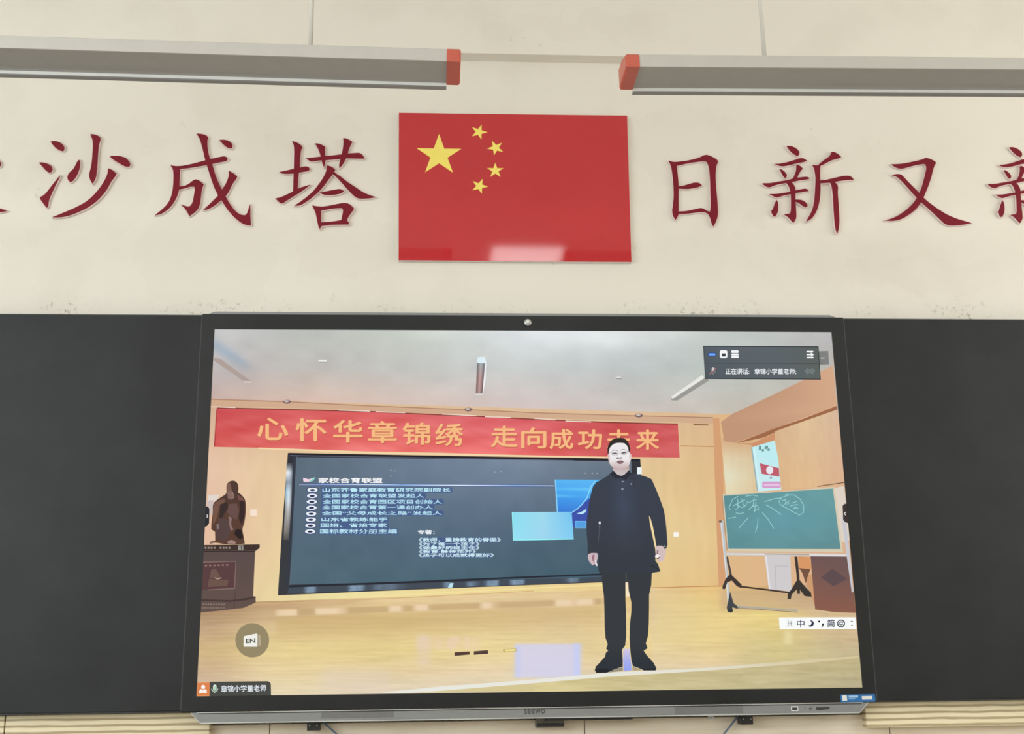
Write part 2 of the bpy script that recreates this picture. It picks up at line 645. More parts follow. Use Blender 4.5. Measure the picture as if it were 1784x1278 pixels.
# camera dome in the top bezel
c = U(919.5, 561.5, -.006)
bm = bmesh.new()
bmesh.ops.create_uvsphere(bm, u_segments=24, v_segments=12, radius=.0118)
for v in bm.verts:
    v.co = Vector((v.co.x, v.co.y * .5, v.co.z)) + c
lens = from_bm('camera_dome', bm, disp, [M['lens']], True)
bm = bmesh.new()
bmesh.ops.create_uvsphere(bm, u_segments=16, v_segments=8, radius=.0055)
for v in bm.verts:
    v.co = Vector((v.co.x, v.co.y * .5, v.co.z)) + c + Vector((0, -.0045, .001))
from_bm('lens_core', bm, lens, [M['lens_core']], True)
# blue information sticker at the lower right corner of the bezel
st = rect_part('sticker', 1464, 1209.5, 1525.5, 1221.8, -.0034, -.0018, M['sticker'], disp, .0009)
rect_part('sticker_print', 1467, 1210.8, 1476, 1220, -.0038, -.0030, M['white'], st)
rect_part('sticker_print', 1478.5, 1211.2, 1495, 1214.5, -.0038, -.0030, M['sticker_light'], st)
rect_part('sticker_print', 1478.5, 1216, 1490, 1217.4, -.0038, -.0030, M['sticker_light'], st)
rect_part('sticker_print', 1501.5, 1212.0, 1520, 1218, -.0038, -.0030, M['white'], st, .0003)
# fittings under the bar
for (a, b_, c_, d) in ((535, 1258, 556.5, 1272), (1291, 1247, 1312.5, 1261.5)):
    br_ = rect_part('mounting_bracket', a, b_, c_, d, .02, YW, M['dark'], disp, .001)
    for q in (.2, .8):
        p = U(a + (c_ - a) * q, b_ + 5, .019)
        bm = bmesh.new()
        bmesh.ops.create_cone(bm, segments=12, radius1=.0022, radius2=.0016, depth=.003, cap_ends=True)
        bmesh.ops.rotate(bm, verts=bm.verts, matrix=Matrix.Rotation(math.pi / 2, 3, 'X'))
        bmesh.ops.translate(bm, verts=bm.verts, vec=p)
        from_bm('screw', bm, br_, [M['steel']])
rect_part('underside_plate', 951, 1248.6, 1102, 1252.6, .0, .05, M['dark'], disp)
sb = rect_part('sensor_box', 933.5, 1250, 983.5, 1266.5, .03, YW, M['smoke'], disp, .002)
rect_part('sensor_window', 935, 1259.5, 982.5, 1264.5, .0285, .04, M['dark'], sb, .0005)
tg = rect_part('white_tag', 1234, 1247, 1244, 1252.8, .055, YW, M['white'], disp)
rect_part('tag_print', 1236.5, 1248.6, 1242, 1251.2, .0545, .06, M['lens'], tg)

# ------------------------------------------------------------------ what the screen shows
SCREEN = bpy.data.materials.new('screen_light')
SCREEN.use_nodes = True
N, L = SCREEN.node_tree.nodes, SCREEN.node_tree.links
N.remove(N['Principled BSDF'])
at = N.new('ShaderNodeAttribute')
at.attribute_name = 'pixel'
em = N.new('ShaderNodeEmission')
L.new(at.outputs['Color'], em.inputs[0])
L.new(em.outputs[0], N['Material Output'].inputs[0])

LAYER = [0]


def nextY():
    LAYER[0] += 1
    return -1e-5 * LAYER[0]


def lerp(a, b_, t):
    return tuple(x + (y - x) * t for x, y in zip(a, b_))


def hash2(i, j):
    v = math.sin(i * 127.1 + j * 311.7) * 43758.5453
    return v - math.floor(v)


def vnoise(x, y):
    i, j = math.floor(x), math.floor(y)
    u, v = x - i, y - j
    u, v = u * u * (3 - 2 * u), v * v * (3 - 2 * v)
    a = hash2(i, j) + (hash2(i + 1, j) - hash2(i, j)) * u
    b_ = hash2(i, j + 1) + (hash2(i + 1, j + 1) - hash2(i, j + 1)) * u
    return a + (b_ - a) * v


def sstep(a, b_, x):
    t = max(0., min(1., (x - a) / (b_ - a)))
    return t * t * (3 - 2 * t)


def inbox(x, y, x0, x1, y0, y1, s=3.0):
    return sstep(x0 - s, x0 + s, x) * (1 - sstep(x1 - s, x1 + s, x)) * sstep(y0 - s, y0 + s, y) * (1 - sstep(y1 - s, y1 + s, y))


class Pic:
    """a flat lit picture on the screen: coloured outlines, strips and lettering"""
    def __init__(s, base=None):
        s.v, s.f, s.c = [], [], []
        s.y = None
        if base is not None:
            LAYER[0] = base

    def _add(s, pts, faces, cols):
        y = s.y or nextY()
        o = len(s.v)
        s.v += [U(p[0], p[1], y) for p in pts]
        s.f += [tuple(o + i for i in f) for f in faces]
        s.c += cols

    def poly(s, pts, col, fn=None, smooth=0):
        if smooth:
            pts = [tuple(p) for p in smooth_outline(pts, smooth)]
        cols = [fn(p[0], p[1]) if fn else col for p in pts]
        s._add(pts, tess(pts), cols)

    def patch(s, c4, cols, nx=8, ny=8, fn=None):
        """quad tl, tr, br, bl with a table of colours spread across it"""
        pts, cc, faces = [], [], []
        R, K = len(cols), len(cols[0])
        for j in range(ny + 1):
            v = j / ny
            for i in range(nx + 1):
                u = i / nx
                p = lerp(lerp(c4[0], c4[1], u), lerp(c4[3], c4[2], u), v)
                pts.append(p)
                a, b_ = min(int(v * (R - 1)), R - 2) if R > 1 else 0, min(int(u * (K - 1)), K - 2) if K > 1 else 0
                tv, tu = v * (R - 1) - a, u * (K - 1) - b_
                a1, b1 = min(a + 1, R - 1), min(b_ + 1, K - 1)
                c = lerp(lerp(cols[a][b_], cols[a][b1], tu), lerp(cols[a1][b_], cols[a1][b1], tu), tv)
                cc.append(fn(p[0], p[1], c) if fn else c)
        for j in range(ny):
            for i in range(nx):
                q = j * (nx + 1) + i
                faces.append((q, q + 1, q + nx + 2, q + nx + 1))
        s._add(pts, faces, cc)

    def line(s, pts, wd, col):
        P = [Vector(p) for p in pts]
        l, r = [], []
        for i, p in enumerate(P):
            d = (P[min(i + 1, len(P) - 1)] - P[max(i - 1, 0)]).normalized()
            k = Vector((-d.y, d.x)) * (wd / 2)
            l.append(tuple(p + k))
            r.append(tuple(p - k))
        n = len(P)
        cols = [col] * (2 * n) if not isinstance(col, list) else [c for c in col] * 2
        s._add(l + r, [(i, i + 1, n + i + 1, n + i) for i in range(n - 1)], cols)

    def ell(s, cx, cy, rx, ry, col, n=24):
        s._add([(cx + rx * math.cos(2 * math.pi * k / n), cy + ry * math.sin(2 * math.pi * k / n)) for k in range(n)], [tuple(range(n))], [col] * n)

    def rect(s, x0, y0, x1, y1, col):
        s._add([(x0, y0), (x1, y0), (x1, y1), (x0, y1)], [(0, 1, 2, 3)], [col] * 4)

    def rrect(s, x0, y0, x1, y1, r, col):
        pts = []
        for cx, cy, a in ((x1 - r, y0 + r, -90), (x1 - r, y1 - r, 0), (x0 + r, y1 - r, 90), (x0 + r, y0 + r, 180)):
            for k in range(5):
                t = math.radians(a + 22.5 * k)
                pts.append((cx + r * math.cos(t), cy + r * math.sin(t)))
        s._add(pts, [tuple(range(len(pts)))], [col] * len(pts))

    def text(s, txt, quad, col, off=0.0):
        """lettering stretched to the quad tl, tr, br, bl"""
        V, Fc = text_shape(txt)
        xs, ys = [v[0] for v in V], [v[1] for v in V]
        x0, x1, y0, y1 = min(xs), max(xs), min(ys), max(ys)
        pts = []
        for x, y in V:
            u, v = (x - x0) / (x1 - x0), (y1 - y) / (y1 - y0)
            pts.append(lerp(lerp(quad[0], quad[1], u), lerp(quad[3], quad[2], u), v))
        s.y = nextY()
        for dx, dy in ((-off, 0), (off, 0), (0, -off * .8), (0, off * .8)) if off else ((0, 0),):
            s._add([(p[0] + dx, p[1] + dy) for p in pts], Fc, [col] * len(pts))
        s.y = None

    def build(s, name, parent, label=None):
        me = bpy.data.meshes.new(name)
        me.from_pydata(s.v, [], s.f)
        at_ = me.color_attributes.new('pixel', 'FLOAT_COLOR', 'POINT')
        flat = []
        for c in s.c:
            flat += [lin(max(0, min(255, c[0]))), lin(max(0, min(255, c[1]))), lin(max(0, min(255, c[2]))), 1.0]
        at_.data.foreach_set('color', flat)
        me.update()
        o = link(name, me, parent, [SCREEN])
        if label:
            o['label'] = label
        return o


def q4(x0, y0, x1, y1):
    return [(x0, y0), (x1, y0), (x1, y1), (x0, y1)]


# --- the pictured room: wall, ceiling, side wall, floor
room = Pic()
room.patch([(374, 573.5), (1448.3, 578.5), (1502.3, 1197), (342.5, 1212.3)], [[(194, 192, 190), (192, 190, 188)], [(212, 176, 146), (212, 164, 128)], [(224, 192, 148), (214, 164, 126)], [(206, 180, 136), (206, 176, 130)], [(214, 192, 156), (192, 180, 140)]], 4, 12)


def grain_v(x, y, c):
    n = (vnoise(x * .35, y * .02) - .5) * 7
    return (c[0] + n + 1, c[1] + n + 11, c[2] + n * .8 + 14)


room.patch([(370, 690), (1280, 715), (1280, 1040), (345, 1070)],
           [[(210, 162, 130), (218, 176, 138), (220, 178, 140), (222, 178, 140), (218, 172, 130)],
            [(228, 184, 155), (232, 196, 142), (228, 190, 140), (228, 192, 142), (222, 176, 124)],
            [(228, 178, 148), (233, 206, 146), (230, 200, 140), (232, 200, 142), (226, 184, 128)],
            [(225, 186, 140), (238, 216, 152), (238, 206, 140), (232, 196, 132), (224, 176, 116)]], 90, 30, grain_v)


def ceil_fn(x, y, c):
    n = (vnoise(x * .03, y * .05) - .5) * 9 + (vnoise(x * .2, y * .2) - .5) * 3
    g = 12 * math.exp(-((x - 1050) / 90) ** 2 - ((y - 592) / 14) ** 2)
    # pale blue shade above the left lamp
    t = (x - 372) * .62 - (y - 612)
    b_ = math.exp(-((t - 12) / 11) ** 2) * (1 - sstep(410, 448, x)) if x < 450 else 0
    return (c[0] + n + g - 28 * b_, c[1] + n + g - 12 * b_, c[2] + n + g + 2 * b_)


CY = [(374, 573.5), (1448.3, 578.5), (1453, 640), (372, 640)]
room.patch(CY, [[(200, 200, 200), (190, 194, 188), (206, 212, 204), (224, 230, 233), (222, 226, 226), (196, 203, 198), (186, 184, 186)],
                [(190, 184, 184), (192, 188, 182), (198, 199, 195), (200, 204, 203), (190, 196, 196), (186, 196, 190), (190, 186, 180)]], 120, 16, ceil_fn)
room.patch([(372, 640), (1453, 640), (1462, 727), (367, 694.5)],
           [[(190, 184, 184), (192, 188, 182), (198, 199, 195), (200, 204, 203), (190, 196, 196), (188, 196, 190), (190, 188, 180)],
            [(200, 176, 166), (222, 194, 180), (216, 196, 186), (214, 198, 194), (206, 196, 190), (202, 194, 182), (196, 186, 174)]], 120, 22, ceil_fn)
# plaster line under the ceiling, right side wall with its beam
room.poly([(366, 694), (400, 696), (505, 700), (640, 706.5), (820, 713), (940, 719), (1110, 723.5), (1243, 726.5), (1243, 738), (1160, 735), (940, 728), (700, 718), (500, 710), (365, 707)], (210, 172, 142))
room.line([(366, 695), (505, 699.5), (640, 706.5), (820, 713.5), (940, 719), (1110, 724), (1242, 727)], 1.6, (176, 132, 108))


def side_fn(x, y):
    t = sstep(1260, 1470, x)
    n = (vnoise(x * .3, y * .03) - .5) * 6
    return (222 + n, 178 + 6 * (1 - t) + n, 136 + 8 * t + n)


room.poly([(1242, 727), (1248, 722), (1276, 720.5), (1350, 686), (1451.5, 636), (1470, 830), (1491, 1075), (1420, 1062), (1258, 1022), (1251, 860)], None, side_fn)
room.poly([(1242, 728), (1253, 728), (1259, 800), (1262, 900), (1264, 1020), (1252, 1021), (1246, 850)], (214, 160, 118))
room.patch([(1257, 762), (1312, 768), (1320, 860), (1265, 862)], [[(208, 156, 112), (212, 162, 118)], [(226, 196, 158), (216, 186, 146)], [(226, 214, 184), (220, 190, 148)], [(228, 206, 166), (220, 184, 140)]], 16, 12, grain_v)
room.poly([(1276, 720.5), (1350, 686), (1451.5, 636), (1458, 706), (1350, 746), (1281, 771), (1262, 768), (1256, 735)], None, lambda x, y: (193 + 20 * sstep(1330, 1440, x), 150 + 20 * sstep(1330, 1440, x), 121 + 18 * sstep(1330, 1440, x)))
room.poly([(1349.5, 746), (1400, 729), (1458, 706.5), (1459, 713), (1400, 736), (1352, 752), (1330, 762), (1282, 772)], (160, 106, 76))
room.poly([(1281, 771.5), (1310, 772), (1350, 754), (1350, 766), (1310, 780), (1309, 775)], (206, 146, 108))
room.patch([(1350, 751), (1459, 713), (1473, 846), (1361, 852)], [[(212, 166, 126), (222, 182, 140), (214, 172, 142)], [(222, 172, 124), (224, 176, 130), (216, 164, 130)]], 24, 16, grain_v)
room.line([(1208, 739), (1234, 740)], 2.2, (140, 100, 70))
room.line([(1186, 776), (1243, 777.5)], 1.6, (190, 140, 90))
# floor
FLOOR = [[(172, 134, 100), (190, 150, 112), (228, 196, 146), (228, 196, 150), (226, 194, 146), (228, 186, 122), (214, 170, 116), (190, 150, 120)],
         [(206, 172, 138), (214, 182, 134), (216, 184, 130), (222, 192, 142), (220, 190, 148), (230, 198, 136), (230, 202, 128), (208, 176, 140)],
         [(220, 188, 140), (228, 200, 140), (226, 198, 136), (230, 204, 142), (226, 198, 150), (230, 200, 138), (230, 200, 128), (220, 186, 140)],
         [(220, 188, 140), (230, 202, 140), (226, 198, 138), (230, 202, 150), (226, 200, 152), (226, 196, 144), (224, 198, 134), (206, 182, 136)],
         [(212, 190, 155), (226, 206, 158), (224, 202, 166), (224, 204, 162), (214, 204, 156), (200, 186, 138), (198, 186, 140), (182, 172, 138)]]


def floor_fn(x, y, c):
    n = (vnoise(x * .02 + y * .1, y * .45) - .5) * 13 + (vnoise(x * .08, y * .9) - .5) * 6
    dl, dr = 14 * (1 - sstep(380, 470, x)), sstep(1230, 1330, x) * sstep(1070, 1120, y)
    lo = sstep(1130, 1175, y) * (1 - dr)
    c = (c[0] + n + 2 - dl - 16 * dr, c[1] + n + 8 - 1.1 * dl - 10 * dr, c[2] + n * .9 + 8 + 14 * lo - dl)
    # reflection of the pictured wall screen's bright lower edge
    yl = 1069 - (x - 480) * .036
    if 470 < x < 1140:
        k = inbox(x, y, 482, 1050, yl - 7, yl + 4, 2)
        c = lerp(c, (196, 166, 122), .75 * k)
        b_ = sstep(.55, .75, vnoise(x * .045, 3.3))
        c = lerp(c, (240, 215, 180), k * b_ * .9)
        c = lerp(c, (204, 172, 116), .5 * sstep(yl + 2, yl + 10, y) * (1 - sstep(yl + 14, yl + 60, y)) * inbox(x, y, 482, 1050, 900, 1300, 6))
    c = lerp(c, (212, 210, 240), .85 * inbox(x, y, 898, 1011, 1121, 1180, 4))
    c = lerp(c, (190, 205, 250), .6 * inbox(x, y, 1000, 1012, 1120, 1178, 3) + .5 * inbox(x, y, 896, 906, 1124, 1180, 3))
    p = inbox(x, y, 727, 838, 1108, 1131, 4)
    c = lerp(c, (236, 208, 180), p * (.35 + .5 * sstep(.4, .6, vnoise(x * .16, y * .02))))
    c = lerp(c, (228, 206, 190), .5 * inbox(x, y, 727, 750, 1105, 1160, 8))
    c = lerp(c, (226, 208, 190), .45 * inbox(x, y, 560, 680, 1165, 1205, 14))
    c = lerp(c, (240, 226, 176), .6 * inbox(x, y, 1366, 1380, 1098, 1122, 5))
    c = lerp(c, (232, 212, 145), .35 * inbox(x, y, 1140, 1240, 1040, 1120, 14))
    c = lerp(c, (196, 166, 134), .55 * inbox(x, y, 1255, 1420, 1026, 1062, 8))
    return c


room.patch([(1300, 1020), (1491, 1030), (1503, 1197), (1300, 1195)], [r[6:] for r in FLOOR], 30, 40, floor_fn)
room.patch([(345, 1051), (1140, 1024), (1150, 1204), (342.5, 1212)], [r[:6] for r in FLOOR], 150, 80, floor_fn)
room.patch([(1130, 1024), (1420, 1018), (1502, 1197), (1140, 1203)], [r[4:] for r in FLOOR], 70, 60, floor_fn)
room.line([(440, 1052), (630, 1044.5), (930, 1029)], 1.5, (212, 176, 126))
room.line([(1134, 1023.5), (1258, 1020)], 1.4, (196, 140, 92))
room.line([(600, 1041), (930, 1024), (1060, 1018)], 2.0, (246, 226, 160))
# white edge of the stage, paler step below it
room.poly([(1400, 1000), (1489, 1000), (1490.5, 1066), (1422, 1062)], (206, 156, 112))
room.poly([(690, 1206.3), (930, 1189.5), (1040, 1178), (1220, 1168.5), (1380, 1156), (1497, 1146), (1502, 1197), (1140, 1202.5)], None,
          lambda x, y: (214 - 20 * sstep(1000, 1480, x), 200 - 16 * sstep(1000, 1480, x), 150 - 8 * sstep(900, 1400, x)))


def step_fn(x, y, c):
    n = (vnoise(x * .025, y * .35) - .5) * 16 + (vnoise(x * .1, y * .6) - .5) * 8
    return (c[0] + n, c[1] + n, c[2] + n)


room.patch([(930, 1190), (1496, 1147), (1502, 1197), (930, 1205.5)], [[(214, 200, 146), (204, 190, 142), (200, 186, 140), (194, 180, 136)], [(218, 206, 152), (204, 192, 146), (196, 186, 144), (184, 174, 140)]], 60, 14, step_fn)
room.poly([(660, 1206.5), (760, 1196), (930, 1183), (1020, 1175), (1060, 1171), (1220, 1163.5), (1380, 1151), (1496, 1142), (1497, 1145.5), (1380, 1157), (1220, 1168.5), (1060, 1178), (930, 1189.5), (760, 1203.5), (700, 1207)], None,
          lambda x, y: lerp((232, 232, 222), (214, 198, 156), sstep(1100, 1480, x)))
# lamps and small fittings on the pictured ceiling
room.poly([(372.5, 622.5), (384, 625), (438, 664), (425, 664.5), (408, 652), (372.3, 628)], (176, 160, 154))
room.poly([(425, 664), (438, 664), (438, 666), (424, 666)], (230, 222, 215))
room.poly([(555, 627), (569, 627), (570, 630), (555, 630)], (240, 240, 236))
room.line([(556, 631), (570, 631)], 1.6, (168, 168, 160))
room.poly([(832, 622), (845, 621), (847, 632), (846, 660), (841.5, 686.5), (828.5, 686.5), (830, 650)], (236, 240, 244))
room.patch([(831, 632), (845, 632.5), (840.5, 685.5), (828.8, 685.5)], [[(112, 116, 118), (176, 184, 186), (110, 116, 118)], [(120, 92, 90), (196, 160, 158), (120, 96, 94)], [(120, 90, 86), (190, 160, 155), (112, 88, 86)]], 8, 12)
room.poly([(833, 622), (844, 622), (847, 632), (831, 632)], (222, 240, 246))
room.poly([(1072, 657.5), (1078, 655.5), (1083, 657.5), (1083, 660), (1072, 660)], (226, 230, 228))
room.line([(1072.5, 659), (1083, 659.5)], 1.6, (150, 148, 142))
room.poly([(1170, 693), (1226, 655.5), (1232, 659.5), (1236, 662), (1180, 697.5), (1170, 697)], (156, 154, 148))
room.poly([(1169, 691), (1223, 653), (1228, 658), (1172, 694.5)], (232, 232, 228))
for (x, y) in ((500, 699.5), (816, 713), (1113, 723.5)):
    room.ell(x, y, 7, 3.4, (128, 104, 104))
    room.ell(x - 1, y - 1, 4, 1.8, (206, 190, 184))
# light switch, socket, notice behind the statue
room.rrect(436, 887, 447.5, 898, 1.5, (246, 226, 206))
room.rrect(1173.5, 926.5, 1182.5, 934.5, 1, (250, 244, 238))
room.poly([(363, 862), (382, 861), (378, 872), (362, 874)], (224, 214, 206))
room.poly([(361, 872), (372, 871), (370, 896), (359.5, 897)], (206, 190, 186))
# tape marks on the floor
room.poly([(792, 1135.5), (818, 1134.3), (818.3, 1139.6), (791.8, 1142)], (86, 64, 58))
room.poly([(825.5, 1134), (850, 1131.8), (850.3, 1138.3), (825.5, 1140)], (86, 66, 60))
room.poly([(876, 1130.5), (899, 1129), (900, 1134), (877, 1135.5)], (188, 170, 100))
room.poly([(879, 1131), (898, 1129.6), (898.5, 1133.3), (880, 1134.3)], (242, 226, 150))
screen = room.build('screen', disp, 'lit screen with a video of a man lecturing in a wood-panelled hall')
ROOM_TOP = LAYER[0]
# the dark panel behind the picture
slab('screen_panel', [Vector((v.x, v.z)) for v in SC], .003, .012, disp, [M['dark'], M['dark']])

# --- pictured red banner
b_ = Pic()


def banner_fn(x, y, c):
    n = (vnoise(x * .018 + y * .05, y * .06) - .5) * 22 + (vnoise(x * .05 - y * .12, y * .1) - .5) * 14
    return (c[0] + n * .6 + 2, c[1] + n + 4, c[2] + n + 4)


top = [(378, 710), (505, 713), (640, 716.5), (760, 722), (860, 726), (940, 730.5), (1060, 735.5), (1181, 738.5)]
bot = [(373.5, 778), (505, 781), (640, 786), (760, 788), (860, 791), (940, 793), (1060, 795), (1184, 797)]
bc = [((206, 84, 88), (214, 92, 88)), ((212, 90, 90), (224, 106, 102)), ((216, 92, 92), (236, 116, 112)), ((214, 96, 98), (238, 118, 114)),
      ((218, 100, 106), (236, 114, 112)), ((214, 94, 98), (228, 104, 102)), ((204, 86, 88), (206, 88, 88)), ((208, 92, 94), (208, 92, 92))]
for i in range(7):
    b_.patch([top[i], top[i + 1], bot[i + 1], bot[i]], [[bc[i][0], bc[i + 1][0]], [bc[i][1], bc[i + 1][1]]], 16, 14, banner_fn)
b_.line(top, 2.0, (132, 62, 58))
for (x0, y0, x1, y1) in ((366, 708, 410, 709.5), (590, 714, 645, 716), (655, 717, 706, 718.5), (770, 721, 830, 724), (845, 725.5, 890, 727), (930, 728.5, 968, 731), (985, 733, 1030, 734.5)):
    b_.line([(x0, y0), (x1, y1)], 1.6, (244, 222, 206))
b_.line([(378, 711), (373.5, 778)], 2, (176, 66, 66))
b_.line([(450, 780.5), (640, 788), (800, 791.5), (940, 795), (1056, 797)], 2.6, (244, 214, 170))
for ch, x0, y0, x1, y1 in (('心', 449, 728, 501.5, 765.5), ('怀', 515.5, 729, 568, 767.5), ('华', 581, 731.8, 631, 770), ('章', 642, 733.6, 690.7, 771), ('锦', 702, 736.5, 749, 774),
                           ('绣', 759, 738, 806, 776), ('走', 856, 742, 901, 778), ('向', 909, 745, 951, 780), ('成', 958, 747.7, 998, 781.5), ('功', 1007.6, 748.6, 1048, 781.5),
                           ('未', 1058, 748.6, 1097.7, 783), ('来', 1109, 748.6, 1147.4, 782.4)):
    b_.text(ch, q4(x0 + .8, y0 + 1.6, x1 + .8, y1 + 1.4), (190, 92, 76), .9)
    b_.text(ch, q4(x0, y0, x1, y1), (246, 188, 132), .9)
b_.build('pictured_banner', screen, 'red banner with large yellow Chinese lettering in the video')

# --- pictured wall screen with the slide
s_ = Pic()
s_.poly([(501.5, 789), (560, 790), (800, 794.5), (1000, 797), (1115.5, 799.5), (1120, 880), (1126, 1010), (1050, 1014), (930, 1018.5), (700, 1027.5), (484, 1036.6), (490, 940)], None,
        lambda x, y: (52 + 8 * sstep(800, 1000, y), 54 + 8 * sstep(800, 1000, y), 60 + 6 * sstep(800, 1000, y)))
s_.patch([(499.5, 806), (510.5, 806), (506, 940), (494, 940)],
         [[(60, 62, 70), (70, 72, 80), (50, 52, 60)], [(240, 246, 250), (220, 228, 236), (120, 130, 142)], [(140, 150, 160), (150, 165, 178), (110, 120, 132)], [(150, 190, 210), (210, 230, 240), (130, 140, 150)],
          [(150, 165, 175), (220, 230, 236), (140, 146, 152)], [(146, 142, 140), (190, 190, 190), (130, 130, 132)], [(150, 146, 140), (160, 158, 156), (110, 110, 112)], [(140, 134, 124), (130, 126, 120), (92, 92, 94)], [(84, 80, 78), (86, 84, 84), (70, 70, 74)]], 6, 24)
s_.line([(513, 794), (509.5, 880), (505, 950), (500.5, 1020)], 4.5, (56, 60, 70))
s_.line([(517, 794), (513.5, 880), (509, 950), (504.5, 1019)], 1.2, (92, 96, 106))
s_.line([(502, 790.5), (800, 796), (1000, 799.5), (1114, 801)], 4, (42, 40, 46))
s_.line([(505, 793), (800, 798.5), (1000, 802)], 1.5, (98, 100, 118))
s_.patch([(516, 796), (1100, 803.5), (1104, 1004), (505, 1018)],
         [[(96, 104, 114), (112, 122, 138), (126, 134, 150), (104, 110, 120)], [(92, 102, 114), (100, 112, 128), (104, 114, 130), (88, 98, 108)],
          [(84, 98, 110), (88, 102, 116), (84, 98, 112), (76, 92, 102)], [(84, 100, 108), (80, 98, 108), (74, 92, 102), (72, 90, 100)]], 50, 24,
         lambda x, y, c: tuple(k - 2 + d + (vnoise(x * .05, y * .05) - .5) * 6 for k, d in zip(c, (1, 8, 12))))
# bright reflections in the lower frame
s_.patch([(504, 1023), (1050, 1004.5), (1050, 1012.5), (500, 1033.5)], [[(70, 78, 90)], [(70, 78, 90)]], 110, 3,
         lambda x, y, c: lerp(c, (150, 178, 204), .85 * sstep(.42, .66, vnoise(x * .05, 1.7)) * (.6 + .4 * vnoise(x * .3, y * .3))))
s_.poly([(784, 1015.5), (790, 1015), (788, 1023), (780, 1023.5)], (190, 226, 240))
s_.line([(504, 1021), (700, 1014), (930, 1004.5), (1050, 1000)], 3.0, (44, 46, 56))
# slide: rule, title mark, title, bullets
rule = [(521, 843.8), (560, 843.5), (640, 843.6), (700, 844.5), (800, 845), (900, 845.6), (966, 846)]
s_.line(rule, 4.0, [(80, 92, 130)] + [(56, 84, 150)] * 5 + [(70, 86, 120)])
s_.line(rule, 1.8, [(150, 156, 176), (150, 170, 220), (220, 236, 250), (150, 190, 240), (240, 246, 250), (170, 200, 244), (210, 226, 244)])
s_.poly([(528, 832), (538, 834.5), (549, 831), (544, 838), (532, 839.5), (528.5, 838)], (240, 214, 226))
s_.poly([(540, 836), (546, 833), (549, 830.5), (547, 836), (541, 838.5)], (120, 220, 200))
T = [(555, 666, 832, 841, '家校合育联盟', (250, 250, 252), .35),
     (562, 785, 849.5, 856.5, '山东齐鲁家庭教育研究院副院长', (190, 234, 246), .3),
     (562, 739, 860, 866.5, '全国家校合育联盟发起人', (184, 228, 244), .3),
     (562, 770, 870, 877, '全国家校合育园区项目创始人', (184, 228, 244), .3),
     (561, 754, 880, 886.5, '全国家校合育第一课创办人', (184, 228, 244), .3),
     (561, 770, 890, 896.5, '全国“父母成长之路”发起人', (184, 228, 244), .3),
     (560, 675, 901, 907.5, '山东省教练能手', (190, 232, 246), .3),
     (559, 674, 911, 918, '国培、省培专家', (190, 232, 246), .3),
     (558, 691, 921, 929, '国标教材分册主编', (190, 232, 246), .3)]
for x0, x1, y0, y1, t, c, o_ in T:
    if y0 > 845:
        s_.rrect(x0 - 3, y0 - 1.2, x1 + 3, y1 + 1.6, 3, (76, 98, 140))
    s_.text(t, q4(x0, y0, x1, y1), c, o_)
for k in range(8):
    cx, cy = 544.5 - k * .6, 853 + k * 10.35
    s_.ell(cx, cy, 10.5, 5, (52, 66, 120))
    s_.ell(cx, cy, 9.2, 3.9, (236, 242, 248))
    s_.ell(cx, cy + .2, 4.6, 1.9, (44, 50, 84))
s_.text('专著：', q4(728, 923, 757, 930), (236, 242, 246), .3)
for x0, x1, y0, y1, t in ((730, 872, 936, 944, '《教师，重铸教育的脊梁》'), (730, 835, 944, 950.5, '《为了每一个孩子》'), (730, 835, 950.5, 957, '《做最好的班主任》'),
                          (730, 829, 957.5, 963.5, '《教育·静待花开》'), (730, 860, 963, 970, '《孩子可以成就得更好》')):
    s_.rrect(x0 + 2, y0 - .3, x1 - 2, y1 + .6, 2, (78, 98, 138))
    s_.text(t, q4(x0, y0 + .4, x1, y1 - .4), (206, 236, 246), .3)
# the slide's pictures: a blue photograph and a plain pale cyan card
s_.patch([(966.5, 835), (1052, 835.5), (1050, 920), (971, 915)], [[(92, 180, 242), (96, 186, 246)], [(70, 160, 240), (80, 170, 240)], [(60, 130, 220), (70, 130, 214)], [(64, 106, 190), (70, 96, 180)]], 10, 20,
         lambda x, y, c: lerp(c, (120, 215, 250), .7 * (math.exp(-((y - 852.5) / 1.6) ** 2) + math.exp(-((y - 862.5) / 1.2) ** 2))))
s_.line([(967.5, 835), (971, 891)], 2, (140, 210, 246))
s_.poly([(996, 893), (1006, 887), (1014, 880), (1020, 873), (1026, 868), (1036, 864), (1045, 866), (1046, 920), (998, 918)], (66, 84, 170))
s_.line([(996, 892.5), (1006, 886), (1014, 878), (1022, 868), (1030, 846), (1037, 838)], 1.6, (150, 220, 250))
s_.poly([(1004, 894.5), (1013, 891), (1022, 886), (1020, 892), (1015, 895)], (190, 232, 250))
s_.rect(1002, 907, 1021.5, 919.5, (110, 180, 232))
s_.rect(1003.5, 909, 1020, 918, (86, 160, 226))
s_.patch([(892.5, 891.5), (996, 891), (999.5, 938.5), (894, 940.5)], [[(140, 222, 240), (160, 220, 240), (120, 196, 240)], [(150, 226, 244), (160, 214, 240), (130, 206, 244)]], 8, 8)
s_.line([(892.5, 892), (894, 940.5), (999.5, 938.5)], 1.6, (150, 244, 246))
# faint reflections
for (x, y) in ((681, 819), (687, 820), (681, 829), (862, 822), (873, 821), (1020, 824), (1032, 824), (1040, 824)):
    s_.ell(x, y, 1.6, 1.2, (150, 158, 166))
s_.rect(1110, 813.5, 1118, 825.5, (236, 246, 248))
s_.build('pictured_wall_screen', screen, 'dark wall screen with a slide of white Chinese text in the video')

SLIDE_TOP = LAYER[0]
